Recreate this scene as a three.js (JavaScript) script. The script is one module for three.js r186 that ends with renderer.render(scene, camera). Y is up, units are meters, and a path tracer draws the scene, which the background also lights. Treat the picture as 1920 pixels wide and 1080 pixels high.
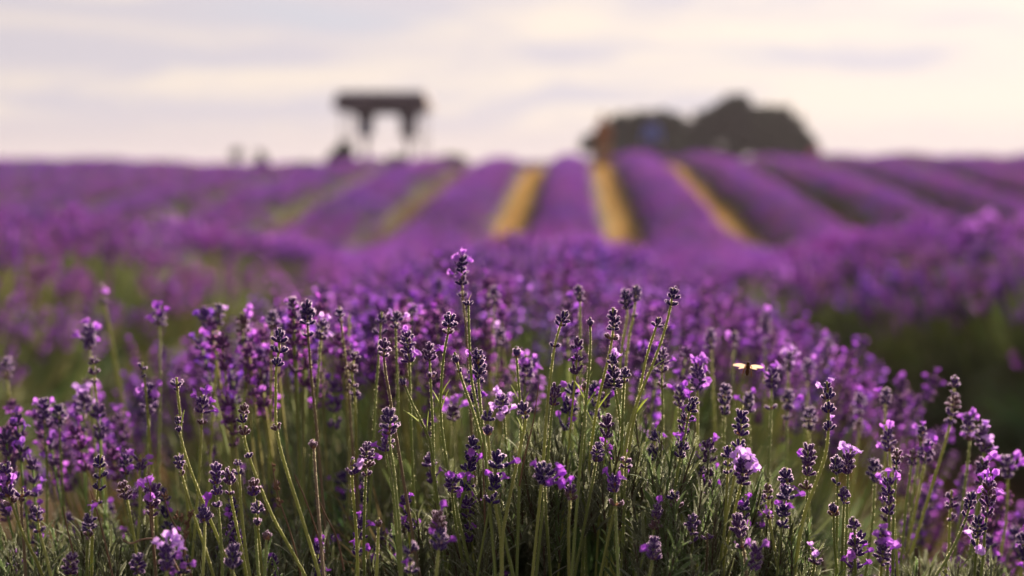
import * as THREE from 'three';
import { MarchingCubes } from 'three/addons/objects/MarchingCubes.js';

// ------------------------------------------------------------------ camera, sky, sun, exposure
const scene = new THREE.Scene();
const EYE = 0.75, FPX = 2667, FOCUS = 1.15;
const camera = new THREE.PerspectiveCamera(2 * Math.atan(540 / FPX) * 180 / Math.PI, 16 / 9, 0.05, 6000);
camera.position.set(0, EYE, 0);
camera.rotation.order = 'YXZ';
camera.rotation.set(-Math.atan(210 / FPX), Math.atan(113 / FPX), 0);
camera.focus = FOCUS;
camera.userData.fStop = 3.0;
camera.updateMatrixWorld(true);
scene.add(camera);

const renderer = new THREE.WebGLRenderer({ antialias: true });
renderer.toneMapping = THREE.LinearToneMapping;
renderer.toneMappingExposure = 3.1;
renderer.shadowMap.enabled = true;

const SUN_AZ = THREE.MathUtils.degToRad(18), SUN_EL = THREE.MathUtils.degToRad(19);
const sunDir = new THREE.Vector3(Math.sin(SUN_AZ) * Math.cos(SUN_EL), Math.sin(SUN_EL), -Math.cos(SUN_AZ) * Math.cos(SUN_EL));
const sun = new THREE.DirectionalLight(new THREE.Color().setRGB(1, 0.81, 0.645), 5);
sun.name = 'sun';
sun.position.copy(sunDir).multiplyScalar(120);
sun.castShadow = true;
sun.shadow.radius = 3;
sun.shadow.mapSize.set(4096, 4096);
Object.assign(sun.shadow.camera, { left: -30, right: 30, top: 30, bottom: -30, near: 1, far: 260 });
scene.add(sun, sun.target);

// ------------------------------------------------------------------ small helpers
function rngOf(seed) {
  let a = seed >>> 0;
  return () => { a = (a + 0x6d2b79f5) | 0; let t = Math.imul(a ^ (a >>> 15), 1 | a); t = (t + Math.imul(t ^ (t >>> 7), 61 | t)) ^ t; return ((t ^ (t >>> 14)) >>> 0) / 4294967296; };
}
const { clamp, lerp, smoothstep } = THREE.MathUtils;
function hash2(x, y) { let h = Math.imul(x | 0, 374761393) ^ Math.imul(y | 0, 668265263); h = Math.imul(h ^ (h >>> 13), 1274126177); return ((h ^ (h >>> 16)) >>> 0) / 4294967296; }
function vnoise(x, y) {
  const ix = Math.floor(x), iy = Math.floor(y), fx = x - ix, fy = y - iy, u = fx * fx * (3 - 2 * fx), v = fy * fy * (3 - 2 * fy);
  return lerp(lerp(hash2(ix, iy), hash2(ix + 1, iy), u), lerp(hash2(ix, iy + 1), hash2(ix + 1, iy + 1), u), v);
}
function fbm(x, y, n = 4) { let s = 0, a = 0.5, t = 0; for (let i = 0; i < n; i++) { s += a * vnoise(x + i * 17.3, y + i * 9.1); t += a; a *= 0.5; x *= 2.03; y *= 2.03; } return s / t; }
const V = (x, y, z) => new THREE.Vector3(x, y, z);

// pixel of the 1920 x 1080 photograph and distance -> point in the place; and back
const cR = V().setFromMatrixColumn(camera.matrixWorld, 0), cU = V().setFromMatrixColumn(camera.matrixWorld, 1), cF = V().setFromMatrixColumn(camera.matrixWorld, 2).negate();
function at(px, py, d) { return V(0, EYE, 0).addScaledVector(cF, d).addScaledVector(cR, d * (px - 960) / FPX).addScaledVector(cU, d * (540 - py) / FPX); }
function toPx(p) { const q = p.clone().sub(camera.position), d = q.dot(cF); return [960 + FPX * q.dot(cR) / d, 540 - FPX * q.dot(cU) / d, d]; }

// sky: a thin sheet of evening cloud, cream where it is thin, mauve grey where it is thick, brighter round the low sun
{
  const W = 4096, H = 2048, data = new Float32Array(W * H * 4), sx = sunDir.x, sy = sunDir.y, sz = sunDir.z;
  // the thicker banks of this sky: bearing, height, half width and half height in pixels of a long lens, weight, blueness
  const CLOUDS = [[220, 115, 330, 26, 0.9, 0.1], [60, 18, 260, 14, 0.6, 0.2], [590, 38, 190, 26, 0.9, 0.9], [330, 195, 330, 16, 0.5, 0], [880, 40, 110, 12, 0.35, 0], [1400, 112, 120, 18, 0.45, 0.2], [1130, 130, 190, 24, 0.4, 0], [1640, 120, 260, 40, 0.4, 0], [1840, 60, 130, 18, 0.4, 0], [1250, 60, 330, 30, -0.5, 0], [560, 150, 400, 12, -0.4, 0], [150, 60, 420, 16, -0.5, 0]]
    .map(([px, py, w, h, k, b]) => [(px - 960) / FPX - Math.atan(113 / FPX), (330 - py) / FPX, w / FPX, h / FPX, k, b]);
  for (let r = 0; r < H; r++) {
    const el = ((r + 0.5) / H - 0.5) * Math.PI, e = el * 180 / Math.PI, ce = Math.cos(el), se = Math.sin(el);
    for (let c = 0; c < W; c++) {
      const az = ((c + 0.5) / W - 0.5) * 2 * Math.PI, x = Math.cos(az) * ce, z = Math.sin(az) * ce;
      const cs = clamp(x * sx + se * sy + z * sz, -1, 1), ang = Math.acos(cs) * 180 / Math.PI;
      let R, G, B;
      const up = Math.max(0, e);
      // clear-air base
      const t = smoothstep(up, 0, 50);
      R = lerp(0.83, 0.36, t); G = lerp(0.71, 0.38, t); B = lerp(0.69, 0.50, t);
      // cloud sheet, in bands stretched along the horizon
      const k = 1 / (Math.sin(Math.max(el, 0.0)) + 0.16);
      const ca = x / ce, sa = z / ce;   // around the horizon
      const u = ca * k * 1.1, v = sa * k * 1.1;
      const ww = fbm(u * 2.2 + 31, v * 2.2 + 7, 3) - 0.5;
      const band = fbm((ca * 3 + 40) + ww, (e * 0.62 + sa * 4.5 + 20) + ww * 1.6, 4);
      const fine = fbm(ca * 9 + 11, e * 1.6 + sa * 14 + 5 + ww * 3, 4);
      let m = smoothstep(band * 0.72 + fine * 0.28, 0.34, 0.60), blue = 0;
      for (const [pa, pe, wa, we, k2, bl] of CLOUDS) { const da = (Math.atan2(x, -z) - pa) / wa, de = (el - pe + 0.004 * (fine - 0.5) + 0.003 * Math.sin(da * 3)) / we; if (Math.abs(da) < 2.5 && Math.abs(de) < 2.5) { const q = Math.exp(-da * da - de * de); m -= k2 * q; blue += bl * q; } }
      m = clamp(m, 0, 1);
      const cover = 0.86 * smoothstep(e, 0.8, 3) * (1 - 0.6 * smoothstep(e, 25, 70)) + 0.12;
      const cr = lerp(0.735, 1.0, m) - 0.05 * blue, cg = lerp(0.675, 0.862, m) + 0.01 * blue, cb = lerp(0.73, 0.745, m) + 0.03 * blue;
      R = lerp(R, cr, cover); G = lerp(G, cg, cover); B = lerp(B, cb, cover);
      // brighter towards the sun, dimmer away from it
      const away = 0.5 + 0.5 * cs, f = 0.324 * lerp(0.36, 1, Math.pow(away, 1.2));
      const glow = 0.14 * Math.exp(-ang / 7) + 0.045 * Math.exp(-ang / 22);
      R = R * f + glow; G = G * f + glow * 0.88; B = B * f + glow * 0.72;
      const i = (r * W + c) * 4;
      data[i] = R; data[i + 1] = G; data[i + 2] = B; data[i + 3] = 1;
    }
  }
  const tex = new THREE.DataTexture(data, W, H, THREE.RGBAFormat, THREE.FloatType);
  tex.mapping = THREE.EquirectangularReflectionMapping;
  tex.magFilter = tex.minFilter = THREE.LinearFilter;
  tex.needsUpdate = true;
  scene.background = tex;
  scene.environment = tex;
  scene.backgroundIntensity = 1;
  scene.environmentIntensity = 1;
  scene.fog = new THREE.FogExp2(new THREE.Color().setRGB(0.92, 0.86, 1.0), 0.0008);
}

// ------------------------------------------------------------------ names, tags
const taken = {};
function numbered(n) { const k = taken[n] = (taken[n] ?? -1) + 1; return k ? n + '_' + String(k).padStart(3, '0') : n; }
function tag(o, label, category, group, kind) { const u = { label, category }; if (group) u.group = group; if (kind) u.kind = kind; o.userData = u; return o; }
function thing(name, label, category, pos, group) {
  const o = new THREE.Group(); o.name = numbered(name); o.position.copy(pos); scene.add(o); return tag(o, label, category, group);
}
function part(name, geo, mat, parent, kind) {
  const m = new THREE.Mesh(geo, mat); m.name = name; m.castShadow = m.receiveShadow = true; if (kind) m.userData.kind = kind; parent.add(m); return m;
}
function copies(name, geo, mat, list, parent, tints) {
  const m = new THREE.InstancedMesh(geo, mat, list.length); m.name = name; m.castShadow = m.receiveShadow = true; m.userData.kind = 'stuff';
  list.forEach((x, i) => { m.setMatrixAt(i, x); if (tints) m.setColorAt(i, tints[i]); });
  parent.add(m); return m;
}
const rgb = (r, g, b) => new THREE.Color().setRGB(r, g, b);
function mat(name, c, rough = 0.85, through = 0, extra = {}) {
  const m = new THREE.MeshPhysicalMaterial({ color: rgb(...c), roughness: rough, side: THREE.DoubleSide, specularIntensity: 0.4, ...extra });
  if (through) { m.transmission = through; m.thickness = 0; m.roughness = Math.max(rough, 0.95); }
  m.name = name; return m;
}

// collects triangles per material slot and welds them into one geometry
class MB {
  constructor() { this.p = []; this.n = []; this.slots = {}; }
  vert(p, n) { this.p.push(p.x, p.y, p.z); this.n.push(n.x, n.y, n.z); return this.p.length / 3 - 1; }
  tri(s, a, b, c) { (this.slots[s] ??= []).push(a, b, c); }
  flat(s, a, b, c) { const n = b.clone().sub(a).cross(c.clone().sub(a)).normalize(); this.tri(s, this.vert(a, n), this.vert(b, n), this.vert(c, n)); }
  // rings of points: [{c, r, t}] swept with k sides; closed at both ends
  sweep(s, rings, k, squash = 1) {
    let prev = null, side = V(1, 0, 0);
    rings.forEach((q, i) => {
      const t = q.t; side.sub(t.clone().multiplyScalar(side.dot(t))); if (side.lengthSq() < 1e-8) side.set(0, 0, 1).sub(t.clone().multiplyScalar(t.z)); side.normalize();
      const w = t.clone().cross(side), row = [];
      for (let j = 0; j < k; j++) {
        const a = j / k * Math.PI * 2, d = side.clone().multiplyScalar(Math.cos(a)).addScaledVector(w, Math.sin(a) * squash);
        row.push(this.vert(q.c.clone().addScaledVector(d, q.r), d.normalize()));
      }
      if (prev) for (let j = 0; j < k; j++) { const j2 = (j + 1) % k; this.tri(s, prev[j], prev[j2], row[j]); this.tri(s, prev[j2], row[j2], row[j]); }
      if (i === 0 || i === rings.length - 1) {
        const n = t.clone().multiplyScalar(i ? 1 : -1), m = this.vert(q.c.clone().addScaledVector(n, q.r * 0.3), n);
        for (let j = 0; j < k; j++) this.tri(s, m, row[(j + (i ? 0 : 1)) % k], row[(j + (i ? 1 : 0)) % k]);
      }
      prev = row;
    });
  }
  tube(s, curve, n, k, radius) { const rings = []; for (let i = 0; i <= n; i++) rings.push({ c: curve.getPoint(i / n), t: curve.getTangent(i / n), r: radius(i / n) }); this.sweep(s, rings, k); return rings; }
  // a sheet from rows of points
  sheet(s, rows) {
    const h = rows.length, w = rows[0].length, id = [];
    for (let i = 0; i < h; i++) for (let j = 0; j < w; j++) {
      const a = rows[Math.max(i - 1, 0)][j], b = rows[Math.min(i + 1, h - 1)][j], c = rows[i][Math.max(j - 1, 0)], d = rows[i][Math.min(j + 1, w - 1)];
      id.push(this.vert(rows[i][j], d.clone().sub(c).cross(b.clone().sub(a)).normalize()));
    }
    for (let i = 0; i < h - 1; i++) for (let j = 0; j < w - 1; j++) { const q = i * w + j; this.tri(s, id[q], id[q + 1], id[q + w]); this.tri(s, id[q + 1], id[q + w + 1], id[q + w]); }
  }
  build() {
    const g = new THREE.BufferGeometry(), idx = []; 
    for (const s of Object.keys(this.slots).map(Number).sort((a, b) => a - b)) { g.addGroup(idx.length, this.slots[s].length, s); for (const i of this.slots[s]) idx.push(i); }
    g.setAttribute('position', new THREE.BufferAttribute(new Float32Array(this.p), 3));
    g.setAttribute('normal', new THREE.BufferAttribute(new Float32Array(this.n), 3));
    g.setIndex(new THREE.BufferAttribute(new Uint32Array(idx), 1));
    return g;
  }
}

// ------------------------------------------------------------------ materials
const M = {
  bud: [mat('calyx indigo', [0.050, 0.023, 0.165], 0.8, 0.22), mat('calyx violet', [0.095, 0.035, 0.225], 0.8, 0.26), mat('calyx plum', [0.098, 0.037, 0.175], 0.8, 0.24), mat('calyx grey violet', [0.082, 0.045, 0.195], 0.8, 0.22), mat('browned calyx', [0.130, 0.070, 0.085], 0.85, 0.15)],
  hair: mat('downy hair', [0.86, 0.67, 0.94], 0.9, 0.88),
  tuftHair: mat('violet down', [0.74, 0.34, 0.80], 0.9, 0.7),
  tuftBud: [mat('soft violet calyx', [0.140, 0.055, 0.235], 0.85, 0.4), mat('soft plum calyx', [0.145, 0.058, 0.210], 0.85, 0.4), mat('soft blue violet calyx', [0.120, 0.055, 0.240], 0.85, 0.4)],
  leafHair: mat('leaf down', [0.80, 0.84, 0.72], 0.9, 0.75),
  stemHair: mat('stem down', [0.82, 0.80, 0.52], 0.9, 0.7),
  bract: mat('dry bract', [0.30, 0.17, 0.10], 0.9, 0.35),
  petal: [mat('violet petal', [0.41, 0.110, 0.67], 0.9, 0.5), mat('lilac petal', [0.53, 0.20, 0.76], 0.9, 0.55), mat('pale lilac petal', [0.68, 0.42, 0.88], 0.9, 0.55)],
  stem: [mat('green stem', [0.22, 0.27, 0.085], 0.85, 0.3), mat('yellow green stem', [0.33, 0.36, 0.11], 0.85, 0.35), mat('brownish stem', [0.20, 0.15, 0.10], 0.85, 0.15)],
  leaf: [mat('grey green leaf', [0.130, 0.150, 0.072], 0.9, 0.42), mat('green leaf', [0.125, 0.185, 0.070], 0.9, 0.46), mat('silver leaf', [0.155, 0.172, 0.110], 0.9, 0.40)],
  young: mat('young leaf', [0.36, 0.46, 0.07], 0.9, 0.5),
  yellowLeaf: mat('yellow leaf', [0.70, 0.58, 0.08], 0.9, 0.5),
  dry: mat('dry stalk', [0.17, 0.105, 0.075], 0.9),
  wood: mat('old wood', [0.085, 0.06, 0.045], 0.95),
};
// ------------------------------------------------------------------ the lie of the land: a shallow dip, then a slope with a crest
const AXIS = -0.10, PITCH = 1.8;                    // the middle row and the distance from row to row
function ground(x, z) {
  const s = -z;
  let g;
  const near = s < 2 ? 0 : -0.48 * smoothstep(s, 1.5, 17);
  const plane = EYE - 2.53 + 0.0724 * s;
  g = lerp(near, plane, smoothstep(s, 16, 24));
  const c = 39 + 0.05 * x;                          // the crest, then down the far side
  if (s > c - 3) { const u = s - (c - 3); g = EYE - 2.53 + 0.0724 * (c - 3) + 0.0724 * u - 0.0105 * Math.min(u, 16) ** 2 - (u > 16 ? 0.26 * Math.min(u - 16, 20) : 0); }
  if (s > 20) g += smoothstep(s, 24, 40) * (0.10 * Math.sin(x * 0.33 + 1.2) + 0.05 * Math.sin(x * 0.9) + 0.09 * clamp((x - 8) / 6, -1.2, 1.5));
  return g;
}
{
  const xs = [], ss = [];
  for (const e of [2500, 1200, 500, 200, 90, 50, 36]) xs.push(-e);
  for (let x = -28; x <= 28.01; x += 0.8) xs.push(x);
  for (const e of [36, 50, 90, 200, 500, 1200, 2500]) xs.push(e);
  for (const e of [-2500, -800, -200, -60, -20, -8, -3]) ss.push(e);
  for (let s = 0; s <= 64; s += 0.8) ss.push(s);
  for (const e of [70, 80, 100, 140, 220, 400, 800, 1600, 3000, 5000]) ss.push(e);
  const pos = [], uv = [], idx = [], w = xs.length;
  for (const s of ss) for (const x of xs) { pos.push(x, ground(clamp(x, -40, 40), -clamp(s, -5, 90)), -s); uv.push(x / 3, s / 3); }
  for (let i = 0; i < ss.length - 1; i++) for (let j = 0; j < w - 1; j++) { const a = i * w + j; idx.push(a, a + 1, a + w, a + 1, a + w + 1, a + w); }
  const g = new THREE.BufferGeometry();
  g.setAttribute('position', new THREE.Float32BufferAttribute(pos, 3)); g.setAttribute('uv', new THREE.Float32BufferAttribute(uv, 2)); g.setIndex(idx); g.computeVertexNormals();
  const o = new THREE.Mesh(g, new THREE.MeshPhysicalMaterial({ specularIntensity: 0.1, map: speckle(512, [0.045, 0.034, 0.023], [0.095, 0.068, 0.042], 3, 14), roughness: 1, bumpMap: speckle(512, [0.1, 0.1, 0.1], [0.9, 0.9, 0.9], 5, 40), bumpScale: 0.02 }));
  o.name = 'ground'; o.receiveShadow = true; o.userData.kind = 'structure'; o.userData.label = 'bare brown field soil under the lavender'; scene.add(o);
}
function speckle(n, a, b, seed, f) {
  const d = new Uint8Array(n * n * 4), enc = (v) => Math.round(255 * (v <= 0.0031308 ? v * 12.92 : 1.055 * Math.pow(v, 1 / 2.4) - 0.055));
  for (let y = 0; y < n; y++) for (let x = 0; x < n; x++) {
    const u = x / n, v = y / n, blend = (p, q) => fbm(p * f + seed * 7.7, q * f + seed * 3.1, 5);
    // wraps by cross-fading
    const t = lerp(lerp(blend(u, v), blend(u + 1, v), 1 - u), lerp(blend(u, v + 1), blend(u + 1, v + 1), 1 - u), 1 - v), k = clamp((t - 0.5) * 2.6 + 0.5 + (hash2(x, y) - 0.5) * 0.3, 0, 1), i = (y * n + x) * 4;
    for (let c = 0; c < 3; c++) d[i + c] = enc(lerp(a[c], b[c], k));
    d[i + 3] = 255;
  }
  const t = new THREE.DataTexture(d, n, n); t.colorSpace = THREE.SRGBColorSpace; t.wrapS = t.wrapT = THREE.RepeatWrapping; t.magFilter = THREE.LinearFilter; t.needsUpdate = true; return t;
}

// what of the field can be seen from here or a step aside
function inView(x, z, s) { const p = toPx(V(x, ground(x, z) + 0.3, z)), m = 140 + 1500 * FPX / 2667 / Math.max(s, 1); return p[0] > -m && p[0] < 1920 + m; }

// the mown paths of dry grass between the rows
const strawMap = speckle(512, [0.21, 0.138, 0.042], [0.40, 0.26, 0.070], 9, 24);
const pathMat = new THREE.MeshPhysicalMaterial({ specularIntensity: 0.1, map: strawMap, roughness: 1 }), greenPathMat = new THREE.MeshPhysicalMaterial({ specularIntensity: 0.1, map: speckle(512, [0.035, 0.032, 0.015], [0.075, 0.060, 0.026], 13, 24), roughness: 1 });
const grassTufts = [], STRAW = (k) => k >= -1 && k <= 1;
{
  const r = rngOf(77);
  for (let k = -8; k <= 7; k++) {
    const cx = AXIS + (k + 0.5) * PITCH, rows = [];
    const s0 = 9;
    for (let s = s0; s <= 43; s += 0.8) {
      const row = [];
      for (let j = 0; j <= 4; j++) { const x = cx + (j / 4 - 0.5) * 0.46 + 0.05 * Math.sin(s * 1.3 + k + j); row.push(V(x, ground(x, -s) + 0.006, -s)); }
      rows.push(row);
    }
    const mb = new MB(); mb.sheet(0, rows);
    const g = mb.build(), uv = [];
    for (let i = 0; i < g.attributes.position.count; i++) uv.push(g.attributes.position.getX(i) / 1.7, g.attributes.position.getZ(i) / 1.7);
    g.setAttribute('uv', new THREE.Float32BufferAttribute(uv, 2));
    // sheets lie face up
    g.index.array.forEach((_, i, a) => { if (i % 3 === 0) { const t = a[i]; a[i] = a[i + 1]; a[i + 1] = t; } }); g.computeVertexNormals();
    const o = new THREE.Mesh(g, STRAW(k) ? pathMat : greenPathMat); o.name = numbered('path'); o.receiveShadow = true; o.userData = { kind: 'structure', label: STRAW(k) ? 'mown path of dry straw-coloured grass between two lavender rows' : 'olive green grass path between two lavender rows' }; scene.add(o);
    for (let s = 2.5; s < 42; s += s < 9 ? 0.02 : 0.022) {
      const x = cx + (r() + r() - 1) * (STRAW(k) ? 0.27 : 0.45), z = -s - r() * 0.05;
      if (inView(x, z, s) && (k >= -4 && k <= 3 || r() < 0.4)) grassTufts.push([x, ground(x, z) + 0.004, z, r() * 6.28, 0.6 + 0.7 * r(), STRAW(k) && s > 9 && r() < 0.8]);
    }
  }
}
{
  const r = rngOf(5), mb = new MB();
  for (let i = 0; i < 16; i++) {
    const a = r() * 6.28, ox = (r() - 0.5) * 0.12, oz = (r() - 0.5) * 0.12, h = 0.03 + 0.05 * r(), w = 0.0022, b = V(Math.cos(a), 0, Math.sin(a)), sd = V(-b.z, 0, b.x).multiplyScalar(w), rows = [];
    for (let j = 0; j <= 2; j++) { const t = j / 2, c = V(ox, h * t, oz).addScaledVector(b, h * 0.7 * t * t), q = sd.clone().multiplyScalar(1 - 0.9 * t); rows.push([c.clone().sub(q), c.clone().add(q)]); }
    mb.sheet(0, rows);
  }
  const list = grassTufts.map(([x, y, z, a, k]) => new THREE.Matrix4().compose(V(x, y, z), new THREE.Quaternion().setFromAxisAngle(V(0, 1, 0), a), V(k, k, k)));
  const rt = rngOf(6), tints = grassTufts.map((q) => q[5] ? rgb(0.75 + 0.5 * rt(), 0.75 + 0.5 * rt(), 0.6 + 0.6 * rt()) : rgb(0.24 + 0.14 * rt(), 0.21 + 0.12 * rt(), 0.2 + 0.2 * rt()));
  const holder = tag(new THREE.Group(), 'short dry golden grass growing on the paths between the rows', 'grass', null, 'stuff');
  holder.name = 'dry_grass'; scene.add(holder);
  copies('grass_blades', mb.build(), mat('straw', [0.46, 0.29, 0.08], 0.95, 0.4), list, holder, tints);
}

// ------------------------------------------------------------------ pieces of a lavender flower
const Y = V(0, 1, 0);
function frame(dir, roll = 0) { const q = new THREE.Quaternion().setFromUnitVectors(Y, dir.clone().normalize()); return q.multiply(new THREE.Quaternion().setFromAxisAngle(Y, roll)); }
// one calyx along dir from p
function bud(mb, p, dir, L, R, r, { sides = 7, hairs = 100, hw = 0.00022, prof = [[0, 0.42], [0.16, 0.72], [0.4, 0.95], [0.68, 1], [0.86, 0.86], [0.97, 0.5]] } = {}) {
  const d = dir.clone().normalize(), bow = V(d.x, 0, d.z).multiplyScalar(-0.07 * L);
  const c = (t) => p.clone().addScaledVector(d, L * t).addScaledVector(bow, Math.sin(t * Math.PI) * -1 + t * t * 0.8);
  mb.sweep(0, prof.map(([t, k]) => ({ c: c(t), t: d.clone(), r: R * k })), sides);
  const q = frame(d);
  for (let i = 0; i < hairs; i++) {
    const t = 0.05 + 0.97 * r(), a = r() * 6.283, rad = t > 0.97 ? 0.4 : lerp(0.5, 1, Math.sin(Math.min(t, 0.9) * 1.9));
    const out = V(Math.cos(a), 0, Math.sin(a)).applyQuaternion(q), o = c(Math.min(t, 0.98)).addScaledVector(out, R * rad * 0.9);
    const hd = out.clone().multiplyScalar(1).addScaledVector(d, 0.25 + 0.9 * r() + (t > 0.85 ? 1.3 : 0)).addScaledVector(V(r() - 0.5, r() - 0.5, r() - 0.5), 0.7).normalize();
    const sd = hd.clone().cross(V(r() - 0.5, r() - 0.5, r() - 0.5)).normalize().multiplyScalar(hw * (0.6 + 0.8 * r())), len = 0.00036 + 0.00034 * r();
    mb.flat(1, o.clone().sub(sd), o.clone().add(sd), o.clone().addScaledVector(hd, len));
  }
  return { p: c(0.93), d };
}
function bracts(mb, r, n, s) {
  for (let i = 0; i < n; i++) {
    const a = r() * 6.28, o = V(Math.cos(a), 0, Math.sin(a)), sd = V(-o.z, 0, o.x).multiplyScalar(0.0016 * s), b = V(0, -0.0005, 0);
    mb.sheet(2, [[b.clone().sub(sd.clone().multiplyScalar(0.4)), b.clone().add(sd.clone().multiplyScalar(0.4))], [b.clone().addScaledVector(o, 0.0022 * s).addScaledVector(Y, 0.001).sub(sd), b.clone().addScaledVector(o, 0.0022 * s).addScaledVector(Y, 0.001).add(sd)], [b.clone().addScaledVector(o, 0.0035 * s).addScaledVector(Y, 0.0034 * s), b.clone().addScaledVector(o, 0.0036 * s).addScaledVector(Y, 0.0034 * s)]]);
  }
}
const BL = 0.0073, BR = 0.00146;
// ring: a whorl of buds round the stem; top: the dome at the end of a stalk
function whorl(kind, seed, lod = 0) {
  const r = rngOf(seed), mb = new MB(), tips = [], opt = lod === 0 ? {} : lod === 1 ? { sides: 5, hairs: 18, hw: 0.0005, prof: [[0, 0.5], [0.35, 1], [0.75, 1], [1, 0.45]] } : { sides: 4, hairs: 0, prof: [[0, 0.6], [0.6, 1.1], [1, 0.5]] };
  const add = (el, az, y, k, out = 0.0006) => {
    const d = V(Math.sin(el) * Math.cos(az), Math.cos(el), Math.sin(el) * Math.sin(az)), o = V(Math.cos(az), 0, Math.sin(az));
    tips.push(bud(mb, V(0, y, 0).addScaledVector(o, out), d, BL * k, BR * (0.9 + 0.2 * r()) * (0.75 + 0.25 * k), r, opt));
  };
  const D = Math.PI / 180;
  mb.sweep(2, [-0.0012, 0, 0.0012].map((y, i) => ({ c: V(0, y, 0), t: Y.clone(), r: i === 1 ? 0.0014 : 0.0009 })), 6);
  if (kind === 'ring') { const n = 5 + Math.floor(r() * 2), a0 = r() * 6.28; for (let i = 0; i < n; i++) add((i % 2 ? 30 : 56) * D + (r() - 0.5) * 0.3, a0 + (i + r() * 0.5) / n * 6.283, i % 2 ? 0.0012 : -0.0004, 0.85 + 0.3 * r()); }
  if (kind === 'sparse') { const n = 3 + Math.floor(r() * 3), a0 = r() * 6.28; for (let i = 0; i < n; i++) add((48 + 16 * r()) * D, a0 + (i < n / 2 ? 0 : 3.14) + (r() - 0.5) * 1.3, 0, 0.8 + 0.35 * r()); }
  if (kind === 'top') { const a0 = r() * 6.28; add(5 * D * r(), a0, 0.0046, 1); for (let i = 0; i < 4; i++) add((26 + 8 * r()) * D, a0 + (i + r() * 0.4) / 4 * 6.283, 0.0028, 0.95 + 0.2 * r()); for (let i = 0; i < 5; i++) add((58 + 14 * r()) * D, a0 + 0.5 + (i + r() * 0.5) / 5 * 6.283, 0.0002, 0.85 + 0.25 * r()); }
  if (kind === 'tight') { const a0 = r() * 6.28; add(0, a0, 0.0026, 0.75); for (let i = 0; i < 6; i++) add((15 + 10 * r()) * D, a0 + i / 6 * 6.283, 0.0003, 0.75 + 0.15 * r()); }
  if (kind === 'dense') { const a0 = r() * 6.28; for (let k = 0; k < 3; k++) for (let i = 0; i < 5; i++) add((k === 0 ? 66 : k === 1 ? 48 : 26) * D + (r() - 0.5) * 0.3, a0 + k * 0.6 + (i + r() * 0.5) / 5 * 6.283, k * 0.004, 0.85 + 0.3 * r(), 0.001); }
  if (lod === 0) bracts(mb, r, 2 + Math.floor(r() * 2), 0.8 + 0.4 * r());
  const g = mb.build(); g.userData = { tips }; return g;
}
// an open corolla: a tube and five lobes, two up and three down
function floretGeo(seed, lod = 0) {
  const r = rngOf(seed), mb = new MB(), L = 0.0045 + 0.001 * r();
  mb.sweep(0, [[0, 0.0006], [0.5, 0.0008], [1, 0.0014]].map(([t, k]) => ({ c: V(0, L * t, 0.0006 * t * t), t: Y.clone(), r: k })), 6);
  const lobes = [[-0.5, 1.15, 0.35], [0.5, 1.15, 0.35], [2.2, 0.8, 1.0], [3.14, 0.95, 1.2], [-2.2, 0.8, 1.0]];
  for (const [a0, size, open] of lobes) {
    const a = a0 + (r() - 0.5) * 0.4, o = V(Math.sin(a), 0, Math.cos(a)), sd = V(Math.cos(a), 0, -Math.sin(a)), rows = [], len = 0.0042 * size * (0.85 + 0.3 * r()), op = open + (r() - 0.5) * 0.5;
    for (let i = 0; i <= (lod ? 2 : 4); i++) {
      const t = i / (lod ? 2 : 4), w = 0.0021 * size * (0.45 + 0.75 * Math.sin(Math.min(t * 1.15 + 0.2, 1) * 2.6)) * (t > 0.95 ? 0.6 : 1), ang = op * (0.5 + 0.6 * t);
      const c = V(0, L, 0.0006).addScaledVector(o, 0.0011).addScaledVector(o, len * t * Math.sin(ang)).addScaledVector(Y, len * t * Math.cos(ang) + Math.sin(t * 3 + r()) * 0.0003), row = [];
      for (let j = -1; j <= 1; j++) row.push(c.clone().addScaledVector(sd, w * j).addScaledVector(Y, j ? 0.0004 * (r() - 0.2) : -0.0002));
      rows.push(row);
    }
    mb.sheet(0, rows);
  }
  return mb.build();
}
// a narrow leaf along +Y, hollowed along its midrib, the margins rolled
function leafGeo(L, W, bend, seed, n = 7) {
  const r = rngOf(seed), mb = new MB(), rows = [], tw = (r() - 0.5) * 0.8;
  for (let i = 0; i <= n; i++) {
    const t = i / n, w = W * Math.pow(Math.sin(Math.PI * (0.09 + 0.86 * Math.pow(t, 0.8))), 0.6) * 0.5, c = V(0, L * (t - 0.12 * bend * t * t), bend * L * 0.5 * t * t), up = V(0, -bend * t, 1).normalize(), sd = V(Math.cos(tw * t), 0, Math.sin(tw * t));
    rows.push([-1, -0.72, 0, 0.72, 1].map((j) => c.clone().addScaledVector(sd, w * j).addScaledVector(up, w * (Math.abs(j) === 1 ? 0.12 : j === 0 ? -0.28 : 0.3))));
  }
  mb.sheet(0, rows);
  // short pale down along both margins
  for (let i = 0; i < 16; i++) {
    const t = 0.04 + 0.95 * r(), k = Math.min(n - 1, Math.floor(t * n)), f = t * n - k, j = r() < 0.5 ? 0 : 4, p = rows[k][j].clone().lerp(rows[k + 1][j], f), out = p.clone().sub(rows[k][2].clone().lerp(rows[k + 1][2], f)).normalize(), sd = rows[k + 1][j].clone().sub(rows[k][j]).normalize().multiplyScalar(0.00035);
    mb.flat(2, p.clone().sub(sd), p.clone().add(sd), p.clone().addScaledVector(out, 0.00035).addScaledVector(sd, r() - 0.3));
  }
  return mb;
}
const W = {
  top: [1, 2, 3, 4, 5].map((i) => whorl('top', 100 + i)), ring: [1, 2, 3, 4, 5].map((i) => whorl('ring', 200 + i)), sparse: [1, 2, 3, 4].map((i) => whorl('sparse', 300 + i)),
  tight: [1, 2, 3].map((i) => whorl('tight', 400 + i)), dense: [1, 2, 3].map((i) => whorl('dense', 500 + i)),
};
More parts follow.
